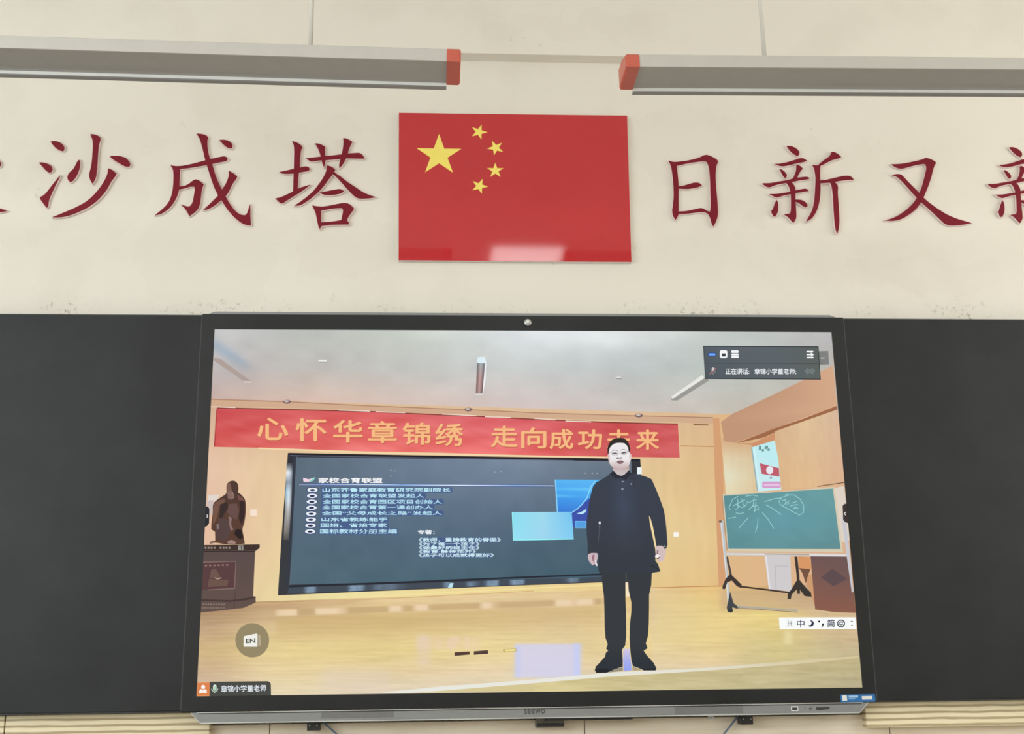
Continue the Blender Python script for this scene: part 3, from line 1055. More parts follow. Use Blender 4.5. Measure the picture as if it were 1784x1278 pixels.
# --- pictured statue on its pedestal
t_ = Pic(ROOM_TOP)
t_.poly([(351, 950), (452.5, 948.5), (452.5, 954), (444.5, 960), (441, 1038), (445.5, 1038.5), (445.5, 1049), (424, 1058.5), (380, 1063.5), (349, 1066.5)], None,
        lambda x, y: (92 + 8 * sstep(960, 1060, y), 78 + 4 * sstep(960, 1060, y), 76))
t_.poly([(355.5, 949), (452.5, 948), (452.5, 954), (444, 958), (354.5, 958)], (66, 52, 48))
t_.line([(354, 960), (444, 960)], 2, (60, 48, 46))
t_.poly([(353, 979), (411.5, 977), (409, 1024), (350.5, 1027)], (92, 66, 66))
t_.line([(353, 979), (411, 977.5), (408.5, 1024)], 1.4, (142, 118, 112))
t_.line([(363, 1027), (409, 1024.5)], 1.4, (140, 116, 108))
t_.poly([(365, 1006), (368, 992), (375, 990), (382, 1000), (384, 1008)], (112, 88, 80), None, 3)
t_.poly([(364, 1008), (398, 1010), (396, 1020), (362, 1022)], (110, 86, 76))
t_.line([(374, 1006), (379, 1008), (386, 1006)], 1.6, (190, 166, 148))
for k in range(6):
    t_.rect(357 + k * 7.4, 983.5 - k * .2, 360.6 + k * 7.4, 986 - k * .2, (150, 128, 118))
for k in range(9):
    if k != 4:
        t_.rect(356.5 + k * 5.2, 952.2, 360 + k * 5.2, 955.6, (150, 134, 122))
t_.rect(415, 949.5, 424, 958, (150, 148, 140))
t_.line([(420, 951), (421, 957)], 1.2, (60, 54, 50))
for k in range(2):
    for q in range(9):
        t_.rect(352.5 - k + q * 4.6, 1050.5 + k * 6.3, 355.6 - k + q * 4.6, 1053.6 + k * 6.3, (132, 114, 106))
t_.line([(410, 1030), (408, 1060)], 1.0, (76, 62, 60))
t_.poly([(349.5, 1043), (400, 1045), (430, 1041), (445.5, 1038.5), (445.5, 1040.5), (430, 1045), (400, 1048), (349, 1046)], (74, 60, 58))
body = [(396, 842), (402, 837.5), (409, 837.5), (414.5, 843), (415.5, 852), (414.5, 857), (422, 863), (427.5, 872), (428, 893), (425.5, 911), (422.5, 921), (424, 932), (426.5, 946.5), (415, 948),
        (392, 947.5), (375.5, 945), (365, 947.5), (368, 943), (375, 941), (374.5, 926), (368, 921.5), (368.5, 910), (370.5, 893), (371, 879), (376, 872), (387, 864.5), (394, 859), (394.5, 851)]
t_.poly(body, None, lambda x, y: (82 + 10 * sstep(860, 900, y), 60 + 6 * sstep(860, 900, y), 54), 3)
t_.poly([(395, 843), (398, 840), (402, 842), (403, 850), (405, 862), (402, 866), (397, 862), (394.5, 853)], (124, 92, 82), None, 3)      # face and beard
t_.poly([(396, 858), (401, 854), (406, 858), (408, 866), (403, 870), (397, 868)], (134, 106, 98), None, 3)
t_.poly([(372, 880), (380, 872), (392, 868), (390, 876), (383, 880), (380, 892), (376, 906), (371, 914), (371, 898)], (118, 86, 72), None, 3)
t_.poly([(384, 878), (396, 874), (397, 884), (391, 894), (388, 902), (382, 902)], (62, 50, 48), None, 3)
t_.poly([(399, 878), (412, 876), (416, 890), (412, 905), (404, 900), (396, 892)], (106, 80, 76), None, 3)
t_.poly([(417, 870), (426, 874), (426, 896), (421, 914), (416, 902), (418, 886)], (60, 46, 44), None, 3)
t_.poly([(378, 916), (384, 902), (396, 904), (401, 920), (398, 938), (386, 942), (377, 936)], (88, 70, 68), None, 3)
t_.poly([(377, 914), (381, 911), (382, 920), (378, 923)], (130, 116, 116), None, 3)
t_.poly([(398, 898), (404, 902), (403, 914), (407, 922), (402, 924), (399, 912)], (138, 112, 108), None, 3)
t_.poly([(411, 921), (420, 922), (424, 936), (418, 940), (408, 930)], (48, 40, 40), None, 3)
t_.poly([(396, 943), (404, 940), (411, 944), (410, 947), (397, 946.5)], (160, 132, 124), None, 3)
t_.poly([(366, 943), (373, 941), (375, 945), (366, 947)], (132, 108, 98), None, 3)
t_.poly([(413, 862), (422, 866), (425, 872), (416, 871)], (116, 84, 74), None, 3)
t_.line([(405, 856), (408, 866), (405, 868)], 1.0, (160, 136, 126))
t_.build('pictured_statue', screen, 'dark bronze robed statue on a brown pedestal in the video')

# --- pictured glass door and green board on wheels
g_ = Pic(ROOM_TOP)
g_.poly([(1308.8, 779), (1349.6, 767), (1356, 800), (1361, 853), (1319.8, 856)], None, lambda x, y: (190 + 14 * sstep(800, 850, y), 236, 240))
g_.line([(1309.5, 779), (1319.8, 855)], 2, (150, 176, 180))
g_.line([(1314, 781), (1324, 855)], 1.2, (226, 246, 248))
for (x, y) in ((1322, 782), (1327, 784), (1332, 780), (1337, 783), (1322, 778), (1334, 778)):
    g_.rect(x, y - 2, x + 4, y + 2, (110, 150, 150))
g_.poly([(1323.5, 806.5), (1357, 815), (1358, 830), (1327, 825)], (192, 96, 110))
g_.ell(1341, 818.5, 6.2, 7, (232, 232, 240))
g_.rrect(1328, 838.5, 1360, 849.5, 2, (214, 160, 206))
g_.rect(1331, 842.5, 1358, 846, (232, 196, 226))
g_.rect(1341, 831, 1345, 833.5, (140, 130, 140))
# things below the board
g_.poly([(1332, 968), (1377, 968), (1379, 1030), (1342, 1026)], None, lambda x, y: (208, 204, 206))
g_.line([(1334, 968), (1341, 1026)], 3, (226, 226, 232))
g_.line([(1351, 984), (1352, 1028)], 1, (180, 178, 182))
g_.line([(1352, 985), (1374, 986)], 1, (180, 178, 182))
g_.poly([(1390, 968), (1411, 970), (1414, 990), (1392, 990)], (216, 152, 104))
g_.poly([(1392, 989), (1412, 991), (1407, 1004), (1404, 1016), (1398, 998)], (118, 84, 68))
g_.poly([(1412, 968), (1478, 968), (1484, 1000), (1491, 1067), (1455, 1066), (1420, 1061)], None, lambda x, y: lerp((112, 88, 86), (140, 94, 78), sstep(985, 1050, y)))
g_.poly([(1430, 1005), (1450, 990), (1476, 1008), (1452, 1021)], (96, 78, 80))
g_.poly([(1452, 850), (1471, 846), (1481, 940), (1466, 945)], (222, 210, 196))
g_.line([(1424, 847), (1471, 840)], 1.4, (104, 80, 62))
# board
g_.poly([(1259, 860.5), (1366, 855.3), (1454, 847.5), (1461, 900), (1469, 961.5), (1266.5, 959.5), (1262, 910)], (214, 204, 178))
g_.patch([(1260.8, 863), (1451, 850.5), (1464.5, 956), (1269, 955.5)], [[(84, 148, 152), (92, 158, 162), (98, 162, 164)], [(88, 152, 158), (92, 160, 170), (92, 158, 164)], [(84, 148, 152), (90, 152, 156), (90, 146, 150)]], 20, 12,
         lambda x, y, c: tuple(k + d + (vnoise(x * .06, y * .08) - .5) * 6 for k, d in zip(c, (10, -4, -3))))
g_.line([(1258, 862), (1263, 920), (1267, 958)], 2, (180, 150, 120))
CH = (158, 212, 212)
for pts in ([(1272, 888), (1270, 884), (1276, 870), (1286, 864)], [(1299, 864), (1312, 862), (1320, 864)], [(1277, 881), (1290, 874), (1298, 870)], [(1285, 868), (1286, 884), (1281, 888)], [(1281, 878), (1294, 884), (1300, 878)],
            [(1292, 868), (1297, 884), (1303, 872)], [(1303, 876), (1312, 871), (1318, 870)], [(1314, 866), (1312, 880), (1304, 888)], [(1311, 882), (1320, 880), (1322, 886), (1314, 890)], [(1317, 874), (1314, 892)],
            [(1332, 873.5), (1350, 868), (1361, 867)], [(1334, 879), (1344, 884), (1361, 896)], [(1328, 892), (1338, 904), (1348, 920)], [(1320.5, 902), (1320, 914), (1316, 927)], [(1304, 901), (1295, 911), (1287, 920)],
            [(1268, 902.5), (1276, 901.5), (1282, 900)], [(1282, 893), (1290, 894.5), (1297, 892)],
            [(1374, 862), (1362, 866), (1357, 873), (1360, 879), (1376, 888), (1393, 897), (1400, 892), (1400, 880), (1394, 869), (1384, 862), (1368, 861)],
            [(1362, 872), (1370, 869)], [(1364, 880), (1372, 874), (1376, 872)], [(1368, 870), (1370, 880)], [(1372, 878), (1375, 876)], [(1380, 876), (1388, 873)], [(1376, 881), (1390, 878)], [(1383, 884), (1391, 885)], [(1382, 886), (1388, 882)]):
    g_.line(pts, 1.15, CH)
# stand: silver posts and rails, black feet with castors
g_.poly([(1265, 962), (1476, 964), (1476, 969), (1266, 967)], (206, 202, 200))
g_.line([(1266, 964.5), (1476, 966.5)], 1.2, (236, 234, 232))
g_.line([(1332, 964.5), (1410, 965.5)], 2, (176, 164, 148))
g_.line([(1266, 969), (1271, 990), (1275, 1010)], 4, (84, 76, 74))
g_.poly([(1254, 906), (1260, 906), (1264, 950), (1268, 1000), (1270, 1022), (1273, 1060), (1268, 1062), (1265, 1010), (1260, 960)], (192, 196, 198))
g_.line([(1256, 908), (1264, 990), (1269, 1058)], 1.2, (228, 232, 234))
g_.ell(1255, 908, 3, 2.2, (120, 100, 84))
g_.poly([(1259, 1020), (1264, 1008), (1272, 999), (1281, 1007), (1292, 1018), (1292, 1024), (1284, 1021), (1275, 1011), (1267, 1014), (1263, 1026), (1258, 1025)], (66, 58, 54))
g_.poly([(1266, 1058), (1272, 1030), (1278, 1050), (1288, 1058), (1284, 1060), (1276, 1057), (1276, 1066), (1268, 1066)], (70, 74, 78))
g_.ell(1273, 1063, 4.2, 3.6, (58, 60, 64))
g_.line([(1288, 1021), (1330, 1026), (1376, 1032)], 3, (70, 58, 50))
g_.line([(1285, 1056), (1330, 1059), (1390, 1063)], 3.2, (178, 172, 160))
g_.line([(1286, 1058.5), (1390, 1066)], 1.2, (136, 118, 96))
g_.line([(1386.5, 969), (1390, 1000), (1391.5, 1034)], 5, (66, 58, 54))
g_.poly([(1372, 1035), (1380, 1024), (1387, 1012), (1393, 1010), (1404, 1023), (1413, 1032), (1414, 1039), (1402, 1038), (1393, 1026), (1386, 1028), (1379, 1036), (1378, 1043), (1372, 1043)], (64, 58, 54))
g_.poly([(1466, 900), (1472, 896), (1478, 940), (1487, 1030), (1484, 1032), (1474, 960)], (200, 200, 206))
g_.build('pictured_rolling_board', screen, 'green chalkboard on a wheeled stand before a glass door in the video')

# --- pictured lecturer
BOARD_TOP = LAYER[0]
m_ = Pic(SLIDE_TOP)
sx = lambda L_: [(880 + a / 5.327, 780 + c / 5.327) for a, c in L_]
lx = lambda L_: [(930 + a / 5.327, 1000 + c / 5.327) for a, c in L_]
fx = lambda L_: [(1000 + a / 7.99, 740 + c / 7.99) for a, c in L_]
TR = (50, 52, 55)
m_.poly(lx([(600, -140), (1130, -140), (1095, 0), (1090, 100), (1070, 190), (1070, 300), (1068, 450), (1060, 570), (1040, 640), (1056, 685), (1020, 708), (1038, 735), (1065, 770), (1112, 820), (1138, 870), (1130, 892), (1020, 890), (975, 870), (920, 850),
            (905, 800), (895, 700), (888, 600), (890, 480), (905, 340), (905, 260), (880, 150), (875, 75), (850, 75), (850, 200), (856, 400), (858, 560), (848, 660), (818, 700), (825, 790), (825, 860), (790, 866), (730, 893), (680, 912), (580, 914), (565, 890),
            (575, 855), (610, 820), (660, 765), (668, 728), (690, 706), (670, 688), (686, 650), (665, 590), (658, 500), (655, 330), (650, 200), (638, 110), (628, 0)]), None,
       lambda x, y: (58 - 8 * sstep(1120, 1160, y), 61 - 6 * sstep(1120, 1160, y), 65 - 4 * sstep(1120, 1160, y)))
m_.poly(lx([(745, 880), (800, 866), (828, 866), (826, 895), (700, 910)]), (150, 144, 128))
m_.poly(lx([(915, 850), (985, 880), (1000, 890), (916, 892)]), (176, 160, 128))
m_.poly(lx([(570, 880), (640, 876), (720, 886), (680, 912), (580, 914)]), (40, 42, 46))
m_.poly(lx([(1000, 880), (1070, 872), (1136, 872), (1130, 892), (1020, 892)]), (42, 44, 48))
m_.poly(lx([(830, 690), (890, 690), (900, 800), (908, 890), (835, 898), (828, 800)]), None, lambda x, y: lerp((214, 202, 226), (150, 164, 240), sstep(1140, 1156, y)))
coat = [(1003, 205), (985, 225), (955, 255), (900, 290), (845, 318), (815, 360), (795, 430), (780, 500), (766, 600), (755, 700), (757, 790), (765, 880), (765, 985), (855, 972), (866, 985), (864, 1080), (866, 1140), (885, 1165), (1070, 1170), (1350, 1160),
        (1442, 1146), (1420, 1080), (1392, 1040), (1398, 1000), (1392, 930), (1420, 905), (1500, 915), (1508, 900), (1500, 780), (1490, 680), (1475, 580), (1440, 480), (1400, 380), (1360, 290), (1300, 262), (1230, 245), (1145, 225), (1080, 235)]
m_.poly(sx(coat), None, lambda x, y: lerp((62, 67, 80), (58, 62, 70), sstep(850, 1000, y)))
m_.patch(sx([(960, 300), (1230, 300), (1300, 1060), (940, 1060)]), [[(62, 67, 80), (66, 73, 88), (62, 67, 80)], [(61, 66, 78), (68, 78, 95), (61, 66, 78)], [(60, 65, 76), (63, 69, 80), (60, 65, 76)], [(58, 62, 70), (59, 63, 70), (58, 62, 70)]], 8, 16)
m_.poly(sx([(1335, 628), (1350, 655), (1372, 735), (1390, 830), (1404, 915), (1392, 930), (1375, 850), (1358, 770), (1342, 690)]), (244, 218, 164))
m_.poly(sx([(868, 690), (878, 682), (888, 690), (884, 730), (866, 870), (862, 875), (872, 770)]), (86, 92, 100))
m_.ell(*sx([(878, 694)])[0], 1.8, 2.6, (226, 232, 240))
m_.line(sx([(1350, 1085), (1400, 1110), (1440, 1146)]), 1, (40, 42, 46))
m_.line(sx([(1120, 1160), (1128, 1250)]), 3, (70, 74, 76))
m_.poly(lx([(850, 75), (875, 75), (880, 150), (892, 205), (856, 205), (852, 150)]), (248, 228, 196))
# hands
m_.poly(sx([(770, 985), (800, 974), (850, 974), (858, 985), (856, 1030), (848, 1060), (858, 1085), (850, 1096), (832, 1076), (812, 1088), (785, 1060), (768, 1020)]), (206, 184, 190), None, 3)
m_.poly(sx([(808, 995), (830, 985), (826, 1030), (832, 1060), (815, 1050), (806, 1020)]), (156, 112, 124), None, 3)
m_.line(sx([(836, 1040), (852, 1094)]), 2.2, (240, 232, 232))
m_.poly(sx([(1400, 915), (1430, 906), (1470, 912), (1492, 935), (1488, 985), (1470, 1040), (1440, 1056), (1410, 1050), (1420, 1020), (1396, 1000)]), (212, 190, 190), None, 3)
m_.poly(sx([(1408, 950), (1425, 945), (1420, 985), (1404, 985)]), (150, 122, 126), None, 3)
m_.ell(*sx([(1414, 1005)])[0], 4.2, 3.2, (244, 240, 238))
m_.poly(sx([(1405, 1025), (1435, 1005), (1432, 1020), (1412, 1035)]), (88, 78, 76))
m_.poly(sx([(1460, 905), (1500, 905), (1500, 930), (1480, 938)]), (72, 74, 76))
m_.ell(*sx([(1480, 912)])[0], 1.6, 1.4, (150, 160, 164))
# neck, collar, head
m_.poly(fx([(540, 560), (770, 560), (770, 625), (700, 690), (655, 708), (600, 690), (545, 640)]), None, lambda x, y: lerp((176, 150, 142), (208, 196, 196), sstep(812, 822, y)))
m_.poly(fx([(548, 640), (600, 690), (655, 708), (700, 692), (770, 628), (800, 680), (720, 760), (655, 740), (580, 740), (500, 690)]), (48, 50, 60))
m_.line(fx([(545, 640), (600, 692), (655, 712), (705, 694), (768, 632)]), 1.2, (36, 38, 46))
FACE = [(478, 400), (484, 330), (505, 280), (560, 235), (640, 220), (710, 235), (760, 290), (772, 350), (775, 400), (798, 410), (798, 460), (780, 520), (765, 560), (735, 590), (690, 600), (640, 605), (590, 600), (545, 590), (510, 560), (492, 525), (478, 480), (468, 430)]
m_.poly(fx(FACE), None, lambda x, y: lerp((238, 234, 236), (206, 186, 184), sstep(798, 815, y)), 3)
m_.poly(fx([(478, 400), (496, 410), (500, 480), (496, 530), (482, 500), (470, 440)]), (216, 190, 190), None, 2)
m_.poly(fx([(772, 405), (798, 412), (796, 460), (780, 500), (770, 470)]), (224, 200, 198), None, 2)
m_.poly(fx([(468, 405), (466, 330), (475, 285), (505, 230), (550, 195), (625, 178), (690, 185), (740, 220), (768, 275), (782, 330), (778, 380), (762, 375), (752, 320), (735, 285), (700, 255), (630, 248), (565, 258), (520, 290), (492, 335), (484, 400)]), (54, 48, 44), None, 2)
m_.line(fx([(530, 350), (570, 345), (605, 358)]), 1.1, (150, 138, 136))
m_.line(fx([(655, 348), (690, 338), (725, 348)]), 1.1, (140, 128, 128))
m_.line(fx([(530, 400), (565, 390), (605, 400)]), 2.6, (120, 116, 120))
m_.line(fx([(660, 395), (695, 380), (730, 384)]), 2.6, (116, 110, 116))
m_.ell(*fx([(570, 400)])[0], 2.2, 1.2, (88, 84, 88), 12)
m_.ell(*fx([(694, 388)])[0], 2.2, 1.2, (80, 76, 80), 12)
for (cx, cy) in ((570, 388), (692, 376)):
    p = fx([(cx, cy)])[0]
    m_.line([(p[0] + 6.4 * math.cos(a * math.pi / 8), p[1] + 4.6 * math.sin(a * math.pi / 8)) for a in range(17)], .7, (168, 164, 168))
m_.line(fx([(480, 385), (520, 380)]), .8, (170, 166, 170))
m_.line(fx([(738, 372), (772, 376)]), .8, (120, 116, 120))
m_.poly(fx([(588, 455), (610, 448), (632, 458), (650, 448), (675, 452), (668, 466), (640, 462), (610, 470), (592, 468)]), (122, 106, 110), None, 2)
m_.poly(fx([(606, 470), (640, 462), (665, 466), (650, 476), (620, 478)]), (196, 180, 180), None, 2)
m_.poly(fx([(592, 515), (615, 498), (640, 494), (660, 492), (688, 506), (692, 516), (665, 540), (635, 545), (610, 535)]), (150, 118, 124), None, 2)
m_.line(fx([(598, 516), (640, 512), (690, 514)]), .8, (84, 64, 72))
m_.line(fx([(575, 500), (578, 540), (560, 575)]), .8, (206, 190, 190))
# buttons and pin
m_.ell(*fx([(678, 788)])[0], 1.9, 1.3, (150, 156, 168), 10)
m_.ell(*fx([(674, 890)])[0], 2.3, 2.1, (132, 140, 156), 10)
m_.ell(*fx([(796, 820)])[0], 1.5, 1.5, (140, 146, 160), 10)
m_.line(fx([(800, 660), (850, 780), (835, 850)]), 1, (50, 53, 62))
m_.build('pictured_lecturer', screen, 'man in a long black coat and glasses standing in the video')

# --- on-screen controls
u_ = Pic(BOARD_TOP)
u_.patch([(1425, 611.5), (1443, 611), (1444.3, 634.5), (1427, 635)], [[(124, 128, 124), (132, 134, 132)], [(122, 124, 122), (130, 130, 130)]], 2, 2)
for x in (1431.5, 1435):
    u_.ell(x, 623.3, 1.3, 1.1, (240, 238, 230), 10)
u_.poly([(1224.8, 602), (1426, 603), (1430, 661), (1228.5, 660)], (54, 58, 62))
u_.patch([(1226, 603.5), (1425, 604.5), (1428.7, 659.5), (1229.5, 658.6)], [[(76, 84, 92), (84, 90, 98), (84, 90, 96), (82, 86, 84)], [(70, 78, 86), (78, 84, 92), (84, 88, 96), (84, 90, 88)]], 12, 4, lambda x, y, c: tuple(k + d for k, d in zip(c, (10, 12, 10))))
u_.rrect(1233.5, 613.5, 1247.5, 620.5, 3, (38, 66, 124))
u_.rrect(1234.5, 614.8, 1246.6, 619.2, 2.2, (112, 162, 246))
u_.rrect(1254, 609.8, 1267.2, 623.3, 3, (246, 247, 248))
u_.rrect(1257.5, 615.2, 1264.2, 620.6, .8, (62, 70, 78))
u_.rrect(1274, 610, 1286.8, 614.6, 1.8, (246, 247, 248))
u_.rrect(1274, 615.8, 1287, 618.8, 1.3, (246, 247, 248))
u_.rrect(1274.2, 619.8, 1287.2, 623, 1.3, (246, 247, 248))
u_.rrect(1405, 610.8, 1417, 613.4, 1.1, (246, 247, 248))
u_.rrect(1405, 616, 1413, 618.4, 1.1, (246, 247, 248))
u_.poly([(1412.5, 613.8), (1418.5, 617.2), (1412.8, 620.6)], (246, 247, 248))
u_.rrect(1405.5, 621, 1417.5, 623.6, 1.1, (246, 247, 248))
u_.line([(1229, 632.5), (1426, 633.3)], .8, (64, 70, 76))
u_.line([(1256.5, 638), (1257, 655)], .8, (96, 104, 110))
u_.ell(1242.3, 643, 2.6, 3.4, (206, 202, 204), 14)
u_.line([(1238, 645), (1240, 649), (1244.5, 649), (1247, 645)], 1.1, (150, 146, 150))
u_.line([(1242.3, 649), (1242.5, 652)], 1.2, (150, 146, 150))
u_.line([(1236.5, 651.5), (1247.5, 640.5)], 1.3, (196, 120, 116))
u_.text('正在讲话:', q4(1264, 641.3, 1305.5, 651.6), (236, 240, 242), .18)
u_.text('章锦小学董老师;', q4(1314.5, 641.5, 1387, 651.8), (240, 243, 245), .18)
for x in (1408, 1416):
    u_.poly([(x - 7, 646), (x - 1, 640), (x + 5, 646), (x - 1, 653)], (112, 122, 122))
u_.build('meeting_toolbar', screen, 'dark grey floating toolbar at the upper right of the screen')

u_ = Pic(BOARD_TOP)
u_.ell(439.5, 1114.8, 29.4, 29.8, (152, 138, 104), 48)
u_.ell(439.5, 1114.8, 28.4, 28.8, (150, 137, 106), 48)
u_.poly([(446, 1105.5), (453.5, 1106), (454, 1124), (448, 1126)], (188, 176, 148))
u_.line([(451, 1106), (451.2, 1125)], .9, (128, 116, 90))
u_.line([(448.6, 1104.5), (449, 1126)], .9, (128, 116, 90))
u_.poly([(425.5, 1107.5), (447, 1103), (448.5, 1104.3), (448.3, 1126), (425.5, 1126), (424.3, 1124.5), (424.6, 1109)], (240, 240, 232))
u_.text('EN', [(428.4, 1112.6), (444.4, 1111.3), (444.6, 1119.3), (428.6, 1119.7)], (84, 84, 74), .4)
u_.build('language_button', screen, 'round olive button with the letters EN at the lower left of the screen')

u_ = Pic(BOARD_TOP)
u_.poly([(365, 1187), (466, 1186), (470, 1187.4), (471.8, 1190.5), (472.3, 1210.8), (364.5, 1212.2)], (76, 76, 73))
u_.poly([(344, 1188.3), (365.3, 1187.8), (364.8, 1211.7), (342.5, 1212.3)], (230, 146, 92))
u_.poly([(344.6, 1189.6), (364.4, 1189), (364, 1210.4), (343.6, 1211)], (222, 132, 80))
u_.ell(354, 1196, 3.4, 3.6, (250, 246, 242), 18)
u_.poly([(346.3, 1206.5), (348, 1201.5), (351, 1199.6), (354, 1202.2), (357, 1199.6), (359.6, 1201.5), (360.5, 1206.5)], (250, 246, 242), None, 2)
u_.rrect(371.2, 1192, 377.2, 1202.4, 2.9, (236, 246, 240))
u_.rrect(372, 1194.5, 376.4, 1201.6, 2.1, (176, 214, 186))
u_.line([(368.6, 1199), (370, 1202.5), (374, 1204.6), (378, 1202.5), (379.7, 1199)], 1.3, (200, 224, 206))
u_.line([(374, 1204.6), (374, 1206.6)], 1.6, (200, 224, 206))
u_.text('章锦小学董老师', [(385, 1193.6), (463.5, 1192.3), (464, 1203.4), (385.5, 1205.2)], (232, 240, 246), .18)
u_.build('name_tag', screen, 'dark name tag with orange person icon at the lower left corner of the screen')

u_ = Pic(BOARD_TOP)
u_.poly([(1357, 1075), (1490.3, 1074.8), (1492, 1095.2), (1358.5, 1095.6)], (250, 252, 252))
u_.line([(1369.5, 1079), (1382, 1079), (1382.5, 1091.5), (1370, 1091.5), (1369.5, 1079)], .6, (190, 210, 210))
u_.text('拼', q4(1371.5, 1080.5, 1380.5, 1090), (84, 88, 92), .0)
u_.text('中', q4(1388.5, 1079, 1401.5, 1092), (44, 48, 80), .2)
u_.poly([(1410.5, 1080), (1415, 1080.5), (1418, 1084), (1417, 1088.5), (1412.5, 1091), (1408, 1090), (1408.6, 1088.6), (1412.6, 1088), (1414, 1085), (1413, 1082)], (40, 44, 74), None, 2)
u_.ell(1427, 1082, 1.7, 1.7, (30, 32, 44), 12)
u_.poly([(1431.5, 1086), (1434.5, 1085.3), (1435.2, 1088), (1432.8, 1091.5), (1431, 1091), (1432.6, 1088.4)], (24, 26, 36))
u_.text('简', q4(1441.5, 1078.6, 1454, 1092), (64, 72, 92), .25)
ang = [(1465.3 + 6.3 * math.cos(a * math.pi / 4 + .4), 1085.4 + 6.3 * math.sin(a * math.pi / 4 + .4)) for a in range(9)]
u_.line(ang, 1.9, (44, 48, 60))
u_.line([(1465.3 + 2.4 * math.cos(a * math.pi / 5), 1085.4 + 2.4 * math.sin(a * math.pi / 5)) for a in range(11)], 1.2, (50, 54, 66))
for a in range(6):
    t = a * math.pi / 3 + .3
    u_.line([(1465.3 + 2.4 * math.cos(t), 1085.4 + 2.4 * math.sin(t)), (1465.3 + 6 * math.cos(t + .3), 1085.4 + 6 * math.sin(t + .3))], .9, (60, 64, 76))
u_.line([(1482, 1081.8), (1486, 1081.8)], 1.3, (70, 74, 80))
u_.poly([(1482.4, 1088), (1486.2, 1088), (1484.3, 1090)], (60, 64, 70))
u_.build('input_method_bar', screen, 'white input bar at the right edge of the screen')

u_ = Pic(BOARD_TOP)
u_.poly([(357.8, 881.5), (362.5, 882), (364.8, 886), (364.3, 911), (361, 916), (356.2, 918)], (50, 50, 54))
u_.line([(360.3, 896), (362.2, 898.6), (360.2, 901.4)], 1.5, (230, 230, 230))
u_.build('side_tab', screen, 'small dark pull tab at the left edge of the screen')
u_ = Pic(BOARD_TOP)
u_.poly([(1476.5, 876.5), (1471, 877.4), (1468, 880.5), (1469, 905), (1472, 909), (1479.2, 911.5)], (64, 56, 54))
u_.line([(1473.6, 891.5), (1471, 894), (1473.4, 897)], 1.6, (236, 232, 226))
u_.build('side_tab', screen, 'small dark pull tab at the right edge of the screen')

# ------------------------------------------------------------------ flag board
flag_yf = YW - .016
fl = [U(695, 196.5, flag_yf), U(1092.5, 201.5, flag_yf), U(1100, 456, flag_yf), U(694.5, 453, flag_yf)]
cz = sum((v.z for v in fl)) / 4
flag = empty('flag_panel', ((fl[0].x + fl[1].x) / 2, YW - .008, fl[3].z))
tag(flag, 'glossy red flag board with five yellow stars, fixed on the wall above the display', 'flag')
slab('panel', [Vector((v.x, v.z)) for v in fl], flag_yf, YW - .002, flag, [M['flag_red'], M['flag_edge']], rim=.0008, split=.002)


def star(cx, cy, tip, r):
    """outline of a star, centre and one tip given in photo pixels"""
    y = flag_yf - .0006
    c, t = U(cx, cy, y), U(tip[0], tip[1], y)
    a0 = math.atan2(t.z - c.z, t.x - c.x)
    rr = U(cx + r, cy, y).x - c.x
    out = []
    for k in range(10):
        q = rr if k % 2 == 0 else rr * .382
        a = a0 + k * math.pi / 5
        out.append(Vector((c.x + q * math.cos(a), c.z + q * math.sin(a) * .985)))
    slab('star', out, y, flag_yf + .001, flag, [M['star'], M['star']])


px = lambda a, c: (680 + a / 4.0545, 180 + c / 4.0545)
star(*px(344, 365), px(344, 195), 41)
star(*px(626, 202), px(687, 204), 15)
star(*px(744, 314), px(795, 272), 15)
star(*px(742, 474), px(741, 415), 15)
star(*px(630, 584), px(691, 588), 15)

# ------------------------------------------------------------------ characters on the wall
LY = YW - .0095                               # front of the raised strokes


def character(strokes, ox, oy, name, label, scale=7.1, shift=None):
    t = None
    pts_all = []
    for i, st_ in enumerate(strokes):
        px_ = [(ox + a / scale, oy + c / scale) for a, c in st_]
        y = LY - .00025 * i
        out2 = []
        for p in smooth_outline(px_, 4):
            q = U(p.x, p.y, y)
            out2.append(Vector((q.x, q.z)) + (shift or Vector((0, 0))))
        pts_all.append((out2, y))
    xs = [p.x for o_, _ in pts_all for p in o_]
    zs = [p.y for o_, _ in pts_all for p in o_]
    t = empty(name, ((min(xs) + max(xs)) / 2, YW - .005, min(zs)))
    tag(t, label, 'character', 'raised red characters on the wall')
    for out2, y in pts_all:
        slab('stroke', out2, y, YW - .001, t, [M['red_letter'], M['pink_side']], rim=.0017, split=.0022)
    return t


SAND = [[(268, 190), (300, 180), (350, 185), (400, 207), (432, 240), (440, 275), (425, 308), (375, 292), (320, 253)],
        [(125, 445), (165, 445), (225, 458), (270, 482), (293, 520), (285, 555), (258, 572), (225, 555), (180, 510)],
        [(388, 605), (345, 655), (270, 750), (215, 820), (180, 852), (137, 875), (145, 905), (185, 960), (220, 1005), (238, 985), (250, 910), (285, 825), (330, 725), (375, 640)],
        [(622, 410), (600, 435), (555, 520), (500, 575), (480, 615), (482, 655), (513, 688), (545, 672), (590, 610), (620, 545), (635, 480), (632, 425)],
        [(760, 95), (810, 98), (865, 120), (888, 148), (880, 185), (868, 235), (858, 330), (850, 450), (840, 570), (825, 640), (788, 708), (760, 660), (747, 605), (755, 560), (775, 470), (788, 340), (793, 230), (788, 165), (772, 125)],
        [(1003, 372), (1050, 363), (1130, 368), (1195, 388), (1235, 425), (1256, 465), (1243, 497), (1190, 492), (1120, 455), (1050, 412)],
        [(980, 517), (1040, 543), (1085, 582), (1065, 620), (1020, 680), (970, 770), (910, 850), (830, 930), (730, 1000), (620, 1055), (500, 1100), (390, 1122), (290, 1122), (370, 1090), (480, 1045), (600, 990), (700, 935), (790, 860), (870, 770), (930, 680), (968, 600), (978, 550)]]
